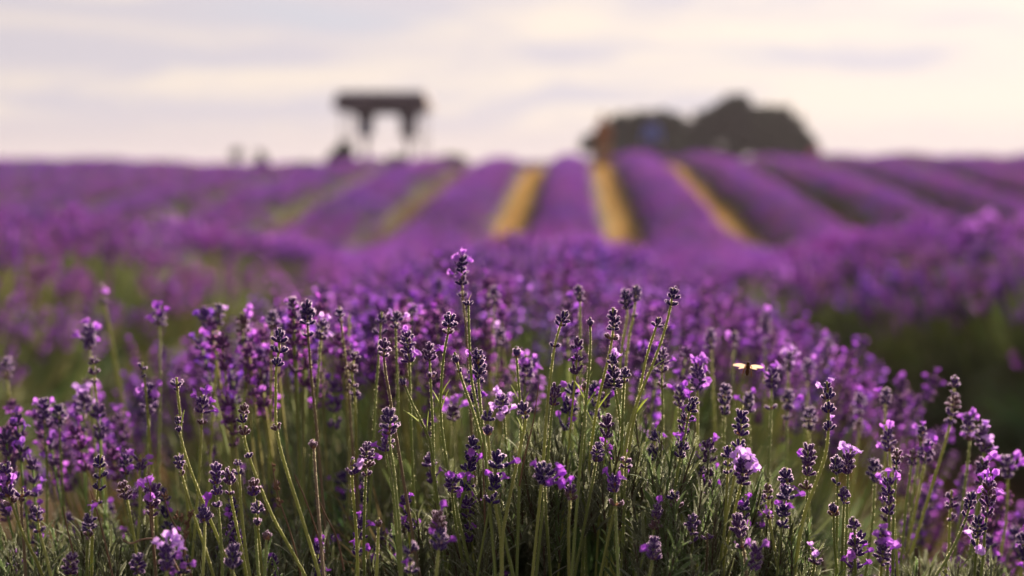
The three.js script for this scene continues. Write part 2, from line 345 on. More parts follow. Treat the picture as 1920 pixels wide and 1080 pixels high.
const FLORETS = [1, 2, 3, 4, 5].map((i) => floretGeo(600 + i));
const STEMLEAF = [1, 2, 3, 4].map((i) => leafGeo(0.021, 0.0028, 0.12 + 0.08 * i, 700 + i).build());

// ------------------------------------------------------------------ a single flower stalk
const KIND = { T: 'top', R: 'ring', S: 'sparse', B: 'tight', D: 'dense' };
let stalkSeed = 1000;
// d: distance; pts: x, y pairs down the stem from its tip; heads: [y, kind, florets, size]; label; o: {leaves: [[y, side, size, kind]], stem, bud, petal, group}
function stalk(d, pts, heads, label, o = {}) {
  const r = rngOf(stalkSeed++), p3 = [];
  const n = pts.length / 2, dz = o.dz ?? (r() - 0.4) * 0.06;
  for (let i = 0; i < n; i++) p3.push(at(pts[2 * i], pts[2 * i + 1], d + dz * Math.pow(i / Math.max(n - 1, 1), 1.5)));
  // down into the bush
  const last = p3[n - 1], prev = p3[Math.max(n - 2, 0)], dir = n > 1 ? last.clone().sub(prev).normalize() : V((r() - 0.5) * 0.3, -1, (r() - 0.5) * 0.2).normalize();
  const low = Math.min(last.y - 0.03, o.low ?? 0.38);
  p3.push(last.clone().addScaledVector(dir, (last.y - low) / Math.max(0.45, -dir.y)).add(V((r() - 0.5) * 0.012, 0, (r() - 0.5) * 0.02)));
  const root = p3[p3.length - 1].clone(), g = thing(o.name ?? 'lavender_flower', label, o.category ?? 'lavender flower', root, o.group ?? 'lavender flowers of the nearest bush');
  const curve = new THREE.CatmullRomCurve3(p3.map((p) => p.clone().sub(root)), false, 'centripetal');
  const kind = o.stem ?? (r() < 0.25 ? 1 : 0), mb = new MB(), len = curve.getLength(), seg = Math.max(10, Math.round(len / 0.012));
  const rad = (t) => (0.0009 + 0.00055 * t) * (o.thick ?? 1);
  const rings = mb.tube(0, curve, seg, 5, rad);
  for (let i = 0; i < len / 0.0006; i++) {
    const t = r(), c = curve.getPoint(t), tg = curve.getTangent(t), a = r() * 6.283, s1 = V(1, 0, 0).cross(tg).normalize(), s2 = tg.clone().cross(s1), out = s1.multiplyScalar(Math.cos(a)).addScaledVector(s2, Math.sin(a));
    const b = c.addScaledVector(out, rad(t) * 0.9), sd = tg.clone().multiplyScalar(0.0003 * (0.6 + r()));
    mb.flat(1, b.clone().sub(sd), b.clone().add(sd), b.clone().addScaledVector(out, 0.0003 + 0.0004 * r()).addScaledVector(tg, (r() - 0.5) * 0.0006));
  }
  part('stem', mb.build(), [M.stem[kind], M.stemHair], g);
  // places down the stem by height
  const N = 160, table = []; for (let i = 0; i <= N; i++) table.push(toPx(curve.getPoint(i / N).add(root))[1]);
  const find = (y) => { let b = 0; for (let i = 1; i <= N; i++) if (Math.abs(table[i] - y) < Math.abs(table[b] - y)) b = i; return b / N; };
  const budMat = M.bud[o.bud ?? Math.floor(r() * 4)], petalMat = M.petal[o.petal ?? Math.floor(r() * 2.4)];
  for (const [y, k, nf = 0, size = 1] of heads) {
    const list = W[KIND[k]], geo = list[Math.floor(r() * list.length)], t = find(y), up = curve.getTangent(t).negate();
    const m = part('whorl', geo, [r() < 0.08 ? M.bud[4] : budMat, M.hair, M.bract], g);
    m.position.copy(curve.getPoint(t)).addScaledVector(up, k === 'T' || k === 'B' || k === 'D' ? -0.0055 * size : -0.003 * size); m.quaternion.copy(frame(up.clone().add(V((r() - 0.5) * 0.3, 0, (r() - 0.5) * 0.3)), r() * 6.28)); const sc = size * (0.84 + 0.16 * r()); m.scale.setScalar(sc);
    const tips = geo.userData.tips.slice();
    for (let i = 0; i < nf && tips.length; i++) {
      const tip = tips.splice(Math.floor(r() * tips.length), 1)[0], f = part('floret', FLORETS[Math.floor(r() * FLORETS.length)], petalMat, m);
      f.position.copy(tip.p).addScaledVector(tip.d, -0.001); f.quaternion.copy(frame(tip.d.clone().add(V(0, 0.25, 0)), r() * 6.28)); f.scale.setScalar(0.85 + 0.4 * r());
    }
  }
  for (const [y, side, size = 1, lm] of o.leaves ?? []) {
    const t = find(y), f = part('leaf', STEMLEAF[Math.floor(r() * STEMLEAF.length)], [lm === 'y' ? M.yellowLeaf : M.young, M.wood, M.leafHair], g), up = curve.getTangent(t).negate();
    f.position.copy(curve.getPoint(t)); const sideways = cR.clone().multiplyScalar(side).addScaledVector(cF, (r() - 0.5) * 0.6);
    const dirL = up.clone().addScaledVector(sideways, 0.2 + 0.2 * r()).normalize(), zAxis = sideways.clone().sub(dirL.clone().multiplyScalar(sideways.dot(dirL))).normalize(), xAxis = dirL.clone().cross(zAxis);
    f.quaternion.setFromRotationMatrix(new THREE.Matrix4().makeBasis(xAxis, dirL, zAxis)); f.scale.setScalar(size);
  }
  return g;
}
// ------------------------------------------------------------------ the nearest bush: leafy shoots
const LEAVES = [];
for (let i = 0; i < 8; i++) LEAVES.push(leafGeo(0.017 + 0.0017 * i, 0.0023 + 0.00011 * i, 0.1 + 0.11 * i, 800 + i, 6));
// a shoot: pairs of narrow leaves up a short woody twig
function shootGeo(seed, spread) {
  const r = rngOf(seed), mb = new MB(), H = 0.042 + 0.022 * r(), n = 7 + Math.floor(r() * 4);
  mb.sweep(1, [0, 0.5, 1].map((t) => ({ c: V(0, H * t * 0.9, 0), t: Y.clone(), r: 0.0009 * (1.2 - 0.6 * t) })), 5);
  const m = new THREE.Matrix4();
  for (let i = 0; i < n * 2; i++) {
    const lv = Math.floor(i / 2), t = lv / n, az = lv * 1.571 + (i % 2) * Math.PI + (r() - 0.5) * 0.7, el = lerp(spread, 0.12, Math.pow(t, 0.8)) * (0.7 + 0.6 * r());
    const src = LEAVES[Math.floor(r() * LEAVES.length)], k = lerp(1.15, 0.6, t) * (0.75 + 0.45 * r());
    const d = V(Math.sin(el) * Math.cos(az), Math.cos(el), Math.sin(el) * Math.sin(az)), out = V(Math.cos(az), 0, Math.sin(az)), z = out.clone().sub(d.clone().multiplyScalar(out.dot(d))).normalize().multiplyScalar(r() < 0.75 ? 1 : -1), x = d.clone().cross(z);
    m.makeBasis(x, d, z).scale(V(k, k, k)).setPosition(V(0, H * t * 0.9, 0));
    const base = mb.p.length / 3, q = V();
    for (let v = 0; v < src.p.length; v += 3) { q.set(src.p[v], src.p[v + 1], src.p[v + 2]).applyMatrix4(m); mb.p.push(q.x, q.y, q.z); q.set(src.n[v], src.n[v + 1], src.n[v + 2]).transformDirection(m); mb.n.push(q.x, q.y, q.z); }
    for (const sl of [0, 2]) for (const a of src.slots[sl]) (mb.slots[sl] ??= []).push(a + base);
  }
  return mb.build();
}
const SHOOTS = []; for (let i = 0; i < 10; i++) SHOOTS.push(shootGeo(900 + i, 0.3 + 0.045 * i));

// top of the leaves over the nearest bushes
const BX = (px, d) => at(px, 500, d).x;
function leafTop(x, s) {
  const dome = (cx, cs, rx, rs, h) => h * Math.sqrt(Math.max(0, 1 - ((x - cx) / rx) ** 2 - ((s - cs) / rs) ** 2));
  const a = dome(0.03, 1.20, 0.3, 0.36, 0.53), b = dome(-0.36, 1.2, 0.5, 0.5, 0.43), c = dome(0.36, 1.14, 0.36, 0.42, 0.415), e = dome(-0.1, 1.75, 0.6, 0.5, 0.42);
  return Math.max(a, b, c, e, 0.05) - (s < 1.13 ? 0.16 * Math.exp(-(((x - BX(1045, 1.0)) / 0.05) ** 2)) : 0) + 0.02 * (fbm(x * 14 + 5, s * 14) - 0.5);
}
// ------------------------------------------------------------------ tufts for the rows: many stalks, too many to count
function tuftGeo(seed, lod, few = 0) {
  const r = rngOf(seed), mb = new MB(), n = few || (lod === 1 ? 9 : 16), R = lod === 1 ? 0.055 : 0.11;
  const tmp = new THREE.Matrix4(), q = V();
  const stamp = (geo, m, slotOf) => { const base = mb.p.length / 3, P = geo.attributes.position.array, N = geo.attributes.normal.array; for (let v = 0; v < P.length; v += 3) { q.set(P[v], P[v + 1], P[v + 2]).applyMatrix4(m); mb.p.push(q.x, q.y, q.z); q.set(N[v], N[v + 1], N[v + 2]).transformDirection(m); mb.n.push(q.x, q.y, q.z); } for (const gr of geo.groups) for (let i = gr.start; i < gr.start + gr.count; i++) (mb.slots[slotOf[gr.materialIndex]] ??= []).push(geo.index.array[i] + base); };
  for (let i = 0; i < n; i++) {
    const a = r() * 6.28, rr = R * Math.sqrt(r()), b = V(rr * Math.cos(a), 0, rr * Math.sin(a)), H = (0.15 + 0.09 * r()), lean = V(b.x * 1.6 + (r() - 0.5) * 0.16, 1, b.z * 1.6 + (r() - 0.5) * 0.16).normalize();
    const c = new THREE.CatmullRomCurve3([b, b.clone().addScaledVector(lean, H * 0.5).add(V((r() - 0.5) * 0.01, 0, (r() - 0.5) * 0.01)), b.clone().addScaledVector(lean, H)]);
    mb.tube(2, c, lod === 1 ? 4 : 1, 3, () => lod === 1 ? 0.0011 : 0.0016);
    const tiers = lod === 1 ? 3 + Math.floor(r() * 2) : 3, k = lod === 1 ? 1 : 1.5;
    for (let t = 0; t < tiers; t++) {
      const m = tmp.compose(b.clone().addScaledVector(lean, H - t * 0.0085 * k * (1 + 0.4 * r())), frame(lean, r() * 6.28), V(k, k, k).multiplyScalar(0.9 + 0.3 * r()));
      const set = lod === 1 ? L1 : L2, geo = (t === 0 ? set.top : set.ring)[Math.floor(r() * 3)]; stamp(geo, m, [0, 1, 2]);
      const nf = r() < (lod === 1 ? 0.68 : 0.8) ? 1 + Math.floor(r() * 3) : 0;
      for (let f = 0; f < nf; f++) { const tip = geo.userData.tips[Math.floor(r() * geo.userData.tips.length)]; const fm = new THREE.Matrix4().compose(tip.p, frame(tip.d.clone().add(V(0, 0.3, 0)), r() * 6.28), V(1, 1, 1).multiplyScalar(lod === 1 ? 0.85 : 1.15)); fm.premultiply(m); stamp(FL1[Math.floor(r() * 3)], fm, [3]); }
    }
  }
  return mb.build();
}
const L1 = { top: [1, 2, 3].map((i) => whorl('top', 1100 + i, 1)), ring: [1, 2, 3].map((i) => whorl('ring', 1200 + i, 1)) };
const L2 = { top: [1, 2, 3].map((i) => whorl('top', 1300 + i, 2)), ring: [1, 2, 3].map((i) => whorl('ring', 1400 + i, 2)) };
const FL1 = [1, 2, 3].map((i) => floretGeo(1500 + i, 1));
const T1 = [], T2 = [], TS = []; for (let i = 0; i < 6; i++) TS.push(tuftGeo(1750 + i, 1, 2 + i % 2));
for (let i = 0; i < 6; i++) { T1.push(tuftGeo(1600 + i, 1)); T2.push(tuftGeo(1700 + i, 2)); }
const TM = [0, 1, 2, 3, 4, 5].map((i) => [M.tuftBud[[0, 1, 2, 0, 0, 1][i]], M.tuftHair, M.stem[i % 2], M.petal[[0, 0, 1, 0, 0, 1][i]]]);
{
  const r = rngOf(4242), shoots = [];
  for (let i = 0; i < 8200; i++) {
    const s = 0.80 + 1.1 * r(), x = (r() - 0.54) * 1.75, h = leafTop(x, s);
    if (h < 0.2) continue;
    const p = toPx(V(x, h, -s)); if (p[0] < -350 || p[0] > 2270) continue;
    // thinner over the dark hollow in the middle of the bush
    const hol = Math.hypot((x - BX(1040, 1.02)) / 0.085, (s - 1.0) / 0.09);
    if (hol < 1 && r() < 0.8) continue;
    const y = h - 0.045 - 0.06 * r() * r() - (hol < 1 ? 0.05 : 0);
    const cx = Math.abs(x - 0.02) < 0.25 ? 0.02 : x > 0 ? 0.36 : -0.36;
    const lean = V((x - cx) * 0.9 + (r() - 0.5) * 0.5, 1, -(s - 1.22) * 0.8 + (r() - 0.5) * 0.5).normalize();
    const q = frame(lean, r() * 6.28), k = 0.75 + 0.5 * r(), mtx = new THREE.Matrix4().compose(V(x, y, -s), q, V(k, k * (0.9 + 0.3 * r()), k));
    const visible = p[1] > 700 && p[1] < 1180 && p[0] > -60 && p[0] < 1980;
    shoots.push({ mtx, x, s, p, v: Math.floor(r() * SHOOTS.length), mt: r() < 0.55 ? 0 : r() < 0.5 ? 1 : 2, rank: (visible ? 0 : 10) + s });
  }
  const bushes = [
    ['leafy lavender bush in the middle with the dark hollow at its foot', (x) => x > -0.17 && x <= 0.17, V(0.02, 0, -1.26), 170],
    ['lavender bush on the left with dry twigs among its leaves', (x) => x <= -0.17, V(-0.36, 0, -1.22), 65],
    ['lavender bush on the right, thin leaves under many tall heads', (x) => x > 0.17, V(0.36, 0, -1.16), 65],
  ];
  for (const [label, test, root, most] of bushes) {
    const g = thing('lavender_bush', label, 'lavender bush', root, 'nearest lavender bushes'), own = shoots.filter((q) => test(q.x)).sort((a, b) => a.rank - b.rank), back = new THREE.Matrix4().makeTranslation(-root.x, -root.y, -root.z);
    own.forEach((q) => q.mtx.premultiply(back));
    for (const q of own.slice(0, most)) { const m = part('leafy_shoot', SHOOTS[q.v], [M.leaf[q.mt], M.wood, M.leafHair], g); q.mtx.decompose(m.position, m.quaternion, m.scale); }
    for (let v = 0; v < SHOOTS.length; v++) for (let t = 0; t < 3; t++) { const rest = own.slice(most).filter((q) => q.v === v && q.mt === t); if (rest.length) copies('leaf_mass', SHOOTS[v], [M.leaf[t], M.wood, M.leafHair], rest.map((q) => q.mtx), g); }
    // low and young flowers between the leaves, too many and too small to count
    const rb = rngOf(root.x * 1000 + 9000 | 0), low = {}, many = Math.abs(root.x) < 0.1 ? 9 : 24;
    for (let i = 0; i < many * 8 && Object.values(low).flat().length < many; i++) {
      const s = 1.12 + 0.4 * rb(), x = (rb() - 0.5) * 1.4, h = leafTop(x, s), px = toPx(V(x, h, -s))[0];
      if (!test(x) || h < 0.25 || Math.abs(px - 1040) < 110 && s < 1.2) continue;
      const c = 0.8 + 0.25 * rb();
      (low[Math.floor(rb() * 6)] ??= []).push(new THREE.Matrix4().compose(V(x, h - 0.135 - 0.03 * rb(), -s).sub(root), frame(V((rb() - 0.5) * 0.4, 1, (rb() - 0.5) * 0.4), rb() * 6.28), V(c, c, c)));
    }
    for (const i of Object.keys(low)) copies('young_bloom', TS[i], [M.bud[i % 3], M.hair, M.stem[i % 2], M.petal[0]], low[i], g);
    // woody frame
    const rr = rngOf(root.x * 100 + 300 | 0), mb = new MB();
    for (let i = 0; i < 26; i++) { const a = rr() * 6.28, e = 0.12 + 0.2 * rr(); mb.tube(0, new THREE.CatmullRomCurve3([V(0.03 * Math.cos(a), 0, 0.03 * Math.sin(a)), V(e * 0.5 * Math.cos(a), 0.18, e * 0.5 * Math.sin(a)), V(e * Math.cos(a + 0.3), 0.36 + 0.06 * rr(), e * Math.sin(a + 0.3))]), 8, 5, (t) => 0.006 * (1 - 0.7 * t)); }
    part('woody_frame', mb.build(), M.wood, g, 'stuff');
    // shaded inner growth that closes the bush
    const rows = []; for (let i = 0; i <= 10; i++) { const row = []; for (let j = 0; j <= 20; j++) { const a = j / 20 * 6.283, t = i / 10, rx = 0.24 * Math.cos(t * 1.5), rz = 0.33 * Math.cos(t * 1.5); row.push(V(rx * Math.cos(a) * (0.9 + 0.2 * fbm(j, i)), 0.34 * Math.sin(t * 1.571), rz * Math.sin(a))); } rows.push(row); }
    const inner = new MB(); inner.sheet(0, rows); part('inner_growth', inner.build(), M.leaf[0], g, 'stuff');
  }
}

// leaves for the flanks of the rows
function bladeTuft(seed) {
  const r = rngOf(seed), mb = new MB();
  for (let i = 0; i < 26; i++) {
    const a = r() * 6.28, o = V(Math.cos(a), 0, Math.sin(a)), sd = V(-o.z, 0, o.x).multiplyScalar(0.0022), L = 0.05 + 0.06 * r(), e = 0.15 + 0.7 * r(), b = o.clone().multiplyScalar(0.03 * r()), rows = [];
    for (let j = 0; j <= 2; j++) { const t = j / 2, ee = e * (0.6 + 0.7 * t); const c = b.clone().addScaledVector(o, Math.sin(ee) * L * t).addScaledVector(Y, Math.cos(ee) * L * t), w = sd.clone().multiplyScalar(1 - 0.85 * t * t); rows.push([c.clone().sub(w), c.clone().add(w)]); }
    mb.sheet(0, rows);
  }
  return mb.build();
}
const BLADES = [1, 2, 3].map((i) => bladeTuft(1800 + i));

const rowNames = {
  '-8': 'lavender row farthest left along the skyline', '-7': 'second lavender row from the left end of the skyline', '-6': 'third lavender row from the left end, faint on the slope', '-5': 'lavender row on the left slope below the two small dark bushes',
  '-4': 'lavender row on the left slope running up left of the wooden shelter', '-3': 'lavender row that ends under the wooden shelter', '-2': 'lavender row reaching the skyline just right of the wooden shelter',
  '-1': 'lavender row left of the middle one, dark green flank at its near end', 0: 'middle lavender row that runs uphill from behind the sharp flowers', 1: 'lavender row right of the middle one, between the orange and blue clothed people',
  2: 'lavender row just right of the person in blue', 3: 'lavender row that ends under the middle of the tree clump', 4: 'lavender row that ends right of the tree clump', 5: 'fourth lavender row from the right end of the skyline', 6: 'third lavender row from the right end of the skyline', 7: 'second lavender row from the right end of the skyline', 8: 'lavender row farthest right along the skyline',
};
const moundMat = mat('lavender leaves', [0.130, 0.150, 0.075], 1, 0.2, { specularIntensity: 0.05 });
const canopy = (s) => lerp(1, 0.76, smoothstep(s, 5, 12)) + 0.10 * smoothstep(s, 20, 27) - 0.17 * smoothstep(s, 32, 39);   // the hill rows are lower
// a row across the far ends of the others, just over the crest
function headland() {
  const r = rngOf(3999), z0 = -43.2, root = V(0, ground(0, z0), z0), g = thing('lavender_row', 'low lavender row running crossways behind the far ends of the others', 'lavender row', root, 'lavender rows of the field'), rows = [], bins = {};
  for (let x = -17; x <= 17; x += 0.5) { const row = []; for (let j = 0; j <= 6; j++) { const a = j / 6 * Math.PI, z = z0 - Math.cos(a) * 0.5; row.push(V(x, ground(x, z) - 0.03 + Math.sin(a) * 0.3 * (0.85 + 0.3 * fbm(x, j)), z).sub(root)); } rows.push(row); }
  const mound = new MB(); mound.sheet(0, rows); part('leaf_mound', mound.build(), moundMat, g);
  for (let i = 0; i < 1300; i++) { const x = (r() * 2 - 1) * 17, u = r() * 2 - 1, z = z0 + u * 0.5, c = 0.7 + 0.3 * r(); (bins[Math.floor(r() * 6)] ??= []).push(new THREE.Matrix4().compose(V(x, ground(x, z) + 0.3 * Math.sqrt(1 - u * u) - 0.04, z).sub(root), frame(V((r() - 0.5) * 0.3, 1, u * 0.4), r() * 6.28), V(c, c, c))); }
  for (const i of Object.keys(bins)) copies('bloom', T2[i], TM[i], bins[i], g);
}
for (let k = -8; k <= 8; k++) {
  const r = rngOf(3000 + k), cx = AXIS + k * PITCH, s0 = k === 0 ? 1.25 : 2.4, s1 = 46;
  const root = V(cx, ground(cx, -s0), -s0), g = thing('lavender_row', rowNames[k], 'lavender row', root, 'lavender rows of the field');
  const half = (s) => (k === 0 ? 0.56 : 0.67) - 0.23 * smoothstep(s, 16, 25) + 0.08 * (fbm(s * 0.7 + k * 13, 3) - 0.5), hgt = (s) => (k === 0 ? 0.40 : lerp(0.47, 0.40, smoothstep(s, 5, 10))) * canopy(s) * (0.88 + 0.24 * fbm(s * 0.9 + k * 7, 11));
  // gaps in bloom: greener plants here and there
  const bloom = (x, s) => smoothstep(fbm(x * 0.5 + 40, s * 0.35 + k, 3), 0.26 - 0.2 * smoothstep(s, 9, 14), 0.46 - 0.2 * smoothstep(s, 9, 14)) * (k === -1 && s > 4.9 && s < 6.6 ? 0.3 : 1) + (k === -1 && s < 4.7 ? 1 : 0);
  const rows = [];
  for (let s = s0; s <= s1; s += s < 12 ? 0.2 : 0.5) { const row = []; for (let j = 0; j <= 10; j++) { const a = (j / 10) * Math.PI, w = half(s) * (s < 10 ? 0.82 : 0.94), n = 0.85 + 0.3 * fbm(s * 2.5 + j * 3, k * 5 + j, 3); const x = cx - Math.cos(a) * w * n, zz = -s; row.push(V(x, ground(x, zz) - 0.03 + Math.pow(Math.sin(a), 0.7) * (hgt(s) - 0.06) * n, zz).sub(root)); } rows.push(row); }
  const mound = new MB(); mound.sheet(0, rows); part('leaf_mound', mound.build(), moundMat, g);
  const bins = {}, put = (key, m, tint) => { (bins[key] ??= [[], []])[0].push(m); bins[key][1].push(tint); };
  let i0 = 0;
  for (let s = s0; s < s1; ) {
    const near = s < 4.5 + 4.5 * r(), dens = near ? (k === 0 ? (s < 2.2 ? 1 / 125 : 1 / 130) : 1 / 110) : 1 / 42; s += dens * (s > 30 ? 1.2 : 1) * (0.5 + r());
    const w = half(s) * 1.06, u = (r() * 2 - 1) * (k && s < 10 ? 0.9 : 1), x = cx + u * w, z = -s;
    if (!inView(x, z, s) || k === 0 && (s < 1.45 && Math.abs(x - 0.03) < 0.26 || s < 1.7 && r() < 0.5)) continue;
    const top = hgt(s) * Math.pow(Math.max(0, 1 - Math.abs(u) ** 2.6), 0.55), y = ground(x, z) + top - 0.05 * canopy(s), c = canopy(s) * (0.85 + 0.3 * r());
    const b = bloom(x, s), lean = V(u * 0.45 + (r() - 0.5) * 0.2, 1, (r() - 0.5) * 0.3).normalize(), m = new THREE.Matrix4().compose(V(x, y, z).sub(root), frame(lean, r() * 6.28), V(c, c, c));
    const hue = fbm(x * 0.8 + 9, s * 0.5 + 3), tint = rgb(0.85 + 0.3 * r() + 0.25 * (hue - 0.5), 0.85 + 0.3 * r(), 0.88 + 0.24 * r() - 0.15 * (hue - 0.5));
    if (r() < b) put((near ? 'n' : 'f') + Math.floor(r() * 6), m, tint);
    if (s < 16 || s < 34 && i0++ % 3 === 0) for (let i = 0; i < (near ? 4 : 3); i++) {
      const v = r() * 2 - 1, bx = cx + v * half(s) * (0.8 + 0.22 * r()), bz = -s - r() * 0.1, h = (hgt(s) + 0.01) * Math.pow(Math.max(0, 1 - Math.abs(v) ** 3), 0.6), ln = V(v * 1.2 + (r() - 0.5) * 0.5, 0.9, (r() - 0.5) * 0.7).normalize(), kk = 0.9 + 0.6 * r();
      put('b' + Math.floor(r() * 3), new THREE.Matrix4().compose(V(bx, ground(bx, bz) + Math.max(0, h - 0.07), bz).sub(root), frame(ln, r() * 6.28), V(kk, kk, kk)), rgb(0.8 + 0.4 * r(), 0.8 + 0.4 * r(), 0.8 + 0.4 * r()));
    }
  }
  if (k === 8) headland();
  for (const key of Object.keys(bins).sort()) {
    const i = +key.slice(1), [list, tints] = bins[key];
    if (key[0] === 'b') copies('leaves', BLADES[i], M.leaf[i % 2], list, g, tints); else copies('bloom', (key[0] === 'n' ? T1 : T2)[i], TM[i], list, g, tints);
  }
}
// ------------------------------------------------------------------ the stalks that can be told apart, one by one
// upper middle
stalk(1.27, [865, 478, 866, 520, 867, 552, 873, 610, 880, 720, 884, 800], [[486, 'T', 4, 1.0], [506, 'D', 3, .95], [527, 'R', 2, 1.05], [551, 'S', 0, .8]], 'tallest lavender flower, open violet florets at its top, rising above all the others', { petal: 1, stem: 2 });
stalk(1.15, [878, 566, 879, 605, 881, 660, 884, 710, 893, 760, 905, 815, 915, 860], [[563, 'S', 0, .85]], 'slim lavender stalk ending in two buds and a yellow leaf tip, below the tallest flower', { bud: 0, stem: 0, leaves: [[566, 1, .35, 'y']] });
stalk(1.15, [845, 590, 840, 625, 833, 660, 828, 710, 826, 770, 833, 840, 850, 930, 866, 1000], [[599, 'T', 0, 1.05], [619, 'S', 0, .9]], 'closed indigo lavender head over one bud pair on a gently bowed leafy stem', { bud: 0, leaves: [[745, 1, .8], [760, -1, .7], [775, 1, 1]] });
stalk(1.15, [852, 660, 861, 695, 872, 730, 888, 775, 900, 820], [[668, 'B', 0, .95], [693, 'S', 0, .7]], 'small leaning lavender head with a lone bud pair, beside the dark floret tipped head', { bud: 3 });
stalk(1.15, [896, 660, 898, 690, 897, 715, 901, 760, 905, 800], [[662, 'T', 1, .9], [677, 'R', 0, 1], [694, 'R', 0, 1.05], [706, 'S', 0, .7]], 'dark dense lavender head with one lilac floret standing up from its tip', { bud: 0, petal: 1 });
stalk(1.16, [722, 636, 720, 665, 723, 700, 731, 745, 738, 790], [[646, 'T', 0, 1.0], [663, 'S', 0, .8]], 'brownish violet lavender head of spread buds on a dark bare stem', { bud: 2, stem: 2 });
stalk(1.27, [716, 585, 713, 622, 709, 680, 703, 760, 700, 840], [[595, 'T', 0, .9], [621, 'S', 0, 1.05]], 'soft lavender head over a separate bud ring, standing behind the brownish spread head', { bud: 3 });
stalk(1.28, [745, 588, 742, 620, 744, 680, 746, 760], [[592, 'T', 2, .95], [610, 'R', 0, .9]], 'lavender head with a pink floret at its crown, beside a blurred bright one', { petal: 2, bud: 0 });
stalk(1.42, [772, 572, 771, 620, 770, 700, 772, 780], [[584, 'D', 4, .9], [606, 'R', 2, .9]], 'blurred bright lilac lavender head behind the pink crowned one', { petal: 1 });
stalk(1.22, [762, 632, 766, 660, 768, 700, 770, 780], [[636, 'D', 1, .9], [654, 'R', 0, 1.05], [672, 'R', 1, 1]], 'broad dark lavender head with many tiers in front of the bright blurred one', { bud: 1 });
stalk(1.2, [805, 646, 806, 690, 808, 730, 811, 790, 812, 840], [[652, 'T', 1, .9], [668, 'R', 0, 1.05], [700, 'S', 0, 1.1]], 'dark lavender head with long spiky buds, just left of the bowed leafy stem', { bud: 2 });
stalk(1.27, [667, 660, 660, 695, 665, 740, 667, 800], [[668, 'R', 0, .9], [690, 'R', 0, 1], [718, 'S', 0, .9], [736, 'S', 0, .8]], 'loosely tiered lavender spike of four small bud rings, slightly out of focus', { bud: 2, stem: 1 });
stalk(1.15, [967, 650, 970, 690, 974, 740, 977, 800, 975, 860], [[655, 'B', 0, 1.05]], 'single small round lavender head with no lower ring, on a straight stem', { bud: 0, leaves: [[760, -1, .9], [770, 1, .8]] });
stalk(1.15, [1060, 585, 1050, 612, 1041, 645, 1034, 690, 1028, 740, 1023, 800, 1018, 870], [[592, 'T', 0, .95], [606, 'S', 0, .75], [645, 'S', 0, .8]], 'lavender head leaning right over a small bud pair lower on the same pale stem', { bud: 0, stem: 1 });
stalk(1.15, [1106, 595, 1107, 640, 1104, 700, 1098, 760, 1090, 840], [[600, 'B', 0, .85]], 'tiny lone pale bud head on a thin straight stem between two taller heads', { bud: 3, leaves: [[755, -1, .9], [765, 1, .9]] });
stalk(1.33, [1085, 535, 1087, 570, 1088, 640, 1088, 720], [[543, 'T', 0, .9], [560, 'R', 0, .8]], 'softly blurred lavender head on a tall bare stem behind the lone pale bud head', { bud: 3 });
stalk(1.15, [1149, 577, 1150, 610, 1147, 640, 1136, 690, 1122, 750, 1112, 810, 1104, 880], [[587, 'T', 0, .9], [608, 'D', 0, .85], [630, 'S', 0, 1]], 'crisp three tiered lavender head with white downy edges on a leaning stem', { bud: 0, stem: 1, leaves: [[770, 1, .9], [800, -1, 1]] });
stalk(1.15, [1263, 540, 1258, 570, 1246, 620, 1225, 680, 1200, 740, 1180, 800, 1168, 870], [[548, 'T', 0, .9], [566, 'S', 0, .9]], 'highest crisp lavender head of the leaning pair on long crossing stems', { bud: 0, stem: 1, leaves: [[700, 1, .9]] });
stalk(1.15, [1236, 595, 1228, 620, 1212, 670, 1200, 730, 1186, 800, 1176, 870], [[602, 'T', 0, .85]], 'lower head of the leaning pair, a fan of few buds against the long stem', { bud: 3, stem: 1, leaves: [[780, 1, .9, 'g']] });
stalk(1.32, [1172, 548, 1176, 590, 1168, 640, 1160, 720], [[558, 'D', 0, .95], [574, 'R', 0, .9]], 'blurred dark egg shaped lavender head left of a paler blurred one', { bud: 0, stem: 1 });
stalk(1.33, [1193, 535, 1190, 580, 1178, 640, 1170, 720], [[543, 'T', 0, .95], [560, 'R', 0, .8], [590, 'S', 0, .8]], 'blurred paler lavender head rising beside the dark egg shaped one', { bud: 3, stem: 1 });
stalk(1.25, [1243, 655, 1241, 700, 1242, 760, 1243, 830], [[660, 'T', 1, .9], [676, 'R', 1, 1], [692, 'S', 0, 1.1], [722, 'S', 0, .8]], 'tiered violet lavender spike right of the crossing long stems', { bud: 1 });
stalk(1.15, [1147, 668, 1150, 700, 1152, 725, 1160, 770, 1166, 830], [[672, 'T', 2, .75], [690, 'R', 0, .9], [712, 'D', 0, 1.1]], 'dark lavender head crowned by one pale lilac floret under the crisp three tiered head', { bud: 0, petal: 2 });
stalk(1.14, [1172, 690, 1170, 720, 1168, 760, 1166, 830], [[697, 'T', 0, .85], [712, 'S', 0, .8]], 'slim closed lavender head touching the right side of the pale floret one', { bud: 0 });
stalk(1.15, [1044, 722, 1039, 745, 1033, 790, 1028, 850], [[727, 'R', 1, .8], [738, 'R', 0, 1], [753, 'R', 0, .9]], 'dark plum lavender head with one long floret curling off its tip', { bud: 2, petal: 1 });
stalk(1.22, [943, 748, 945, 780, 948, 830], [[753, 'D', 5, .95], [772, 'R', 2, 1]], 'bright lilac lavender head with pale ruffled florets on its left side', { petal: 2, bud: 1 });
stalk(1.12, [983, 757, 985, 790, 975, 840, 962, 900, 950, 960, 942, 1005, 941, 1050, 940, 1090], [[764, 'T', 0, .95], [781, 'S', 0, .6]], 'star shaped bluish lavender head on the right one of two converging pale stems', { bud: 3, stem: 1, thick: 1.25, dz: -0.02, leaves: [[815, -1, .7], [820, 1, .6]] });
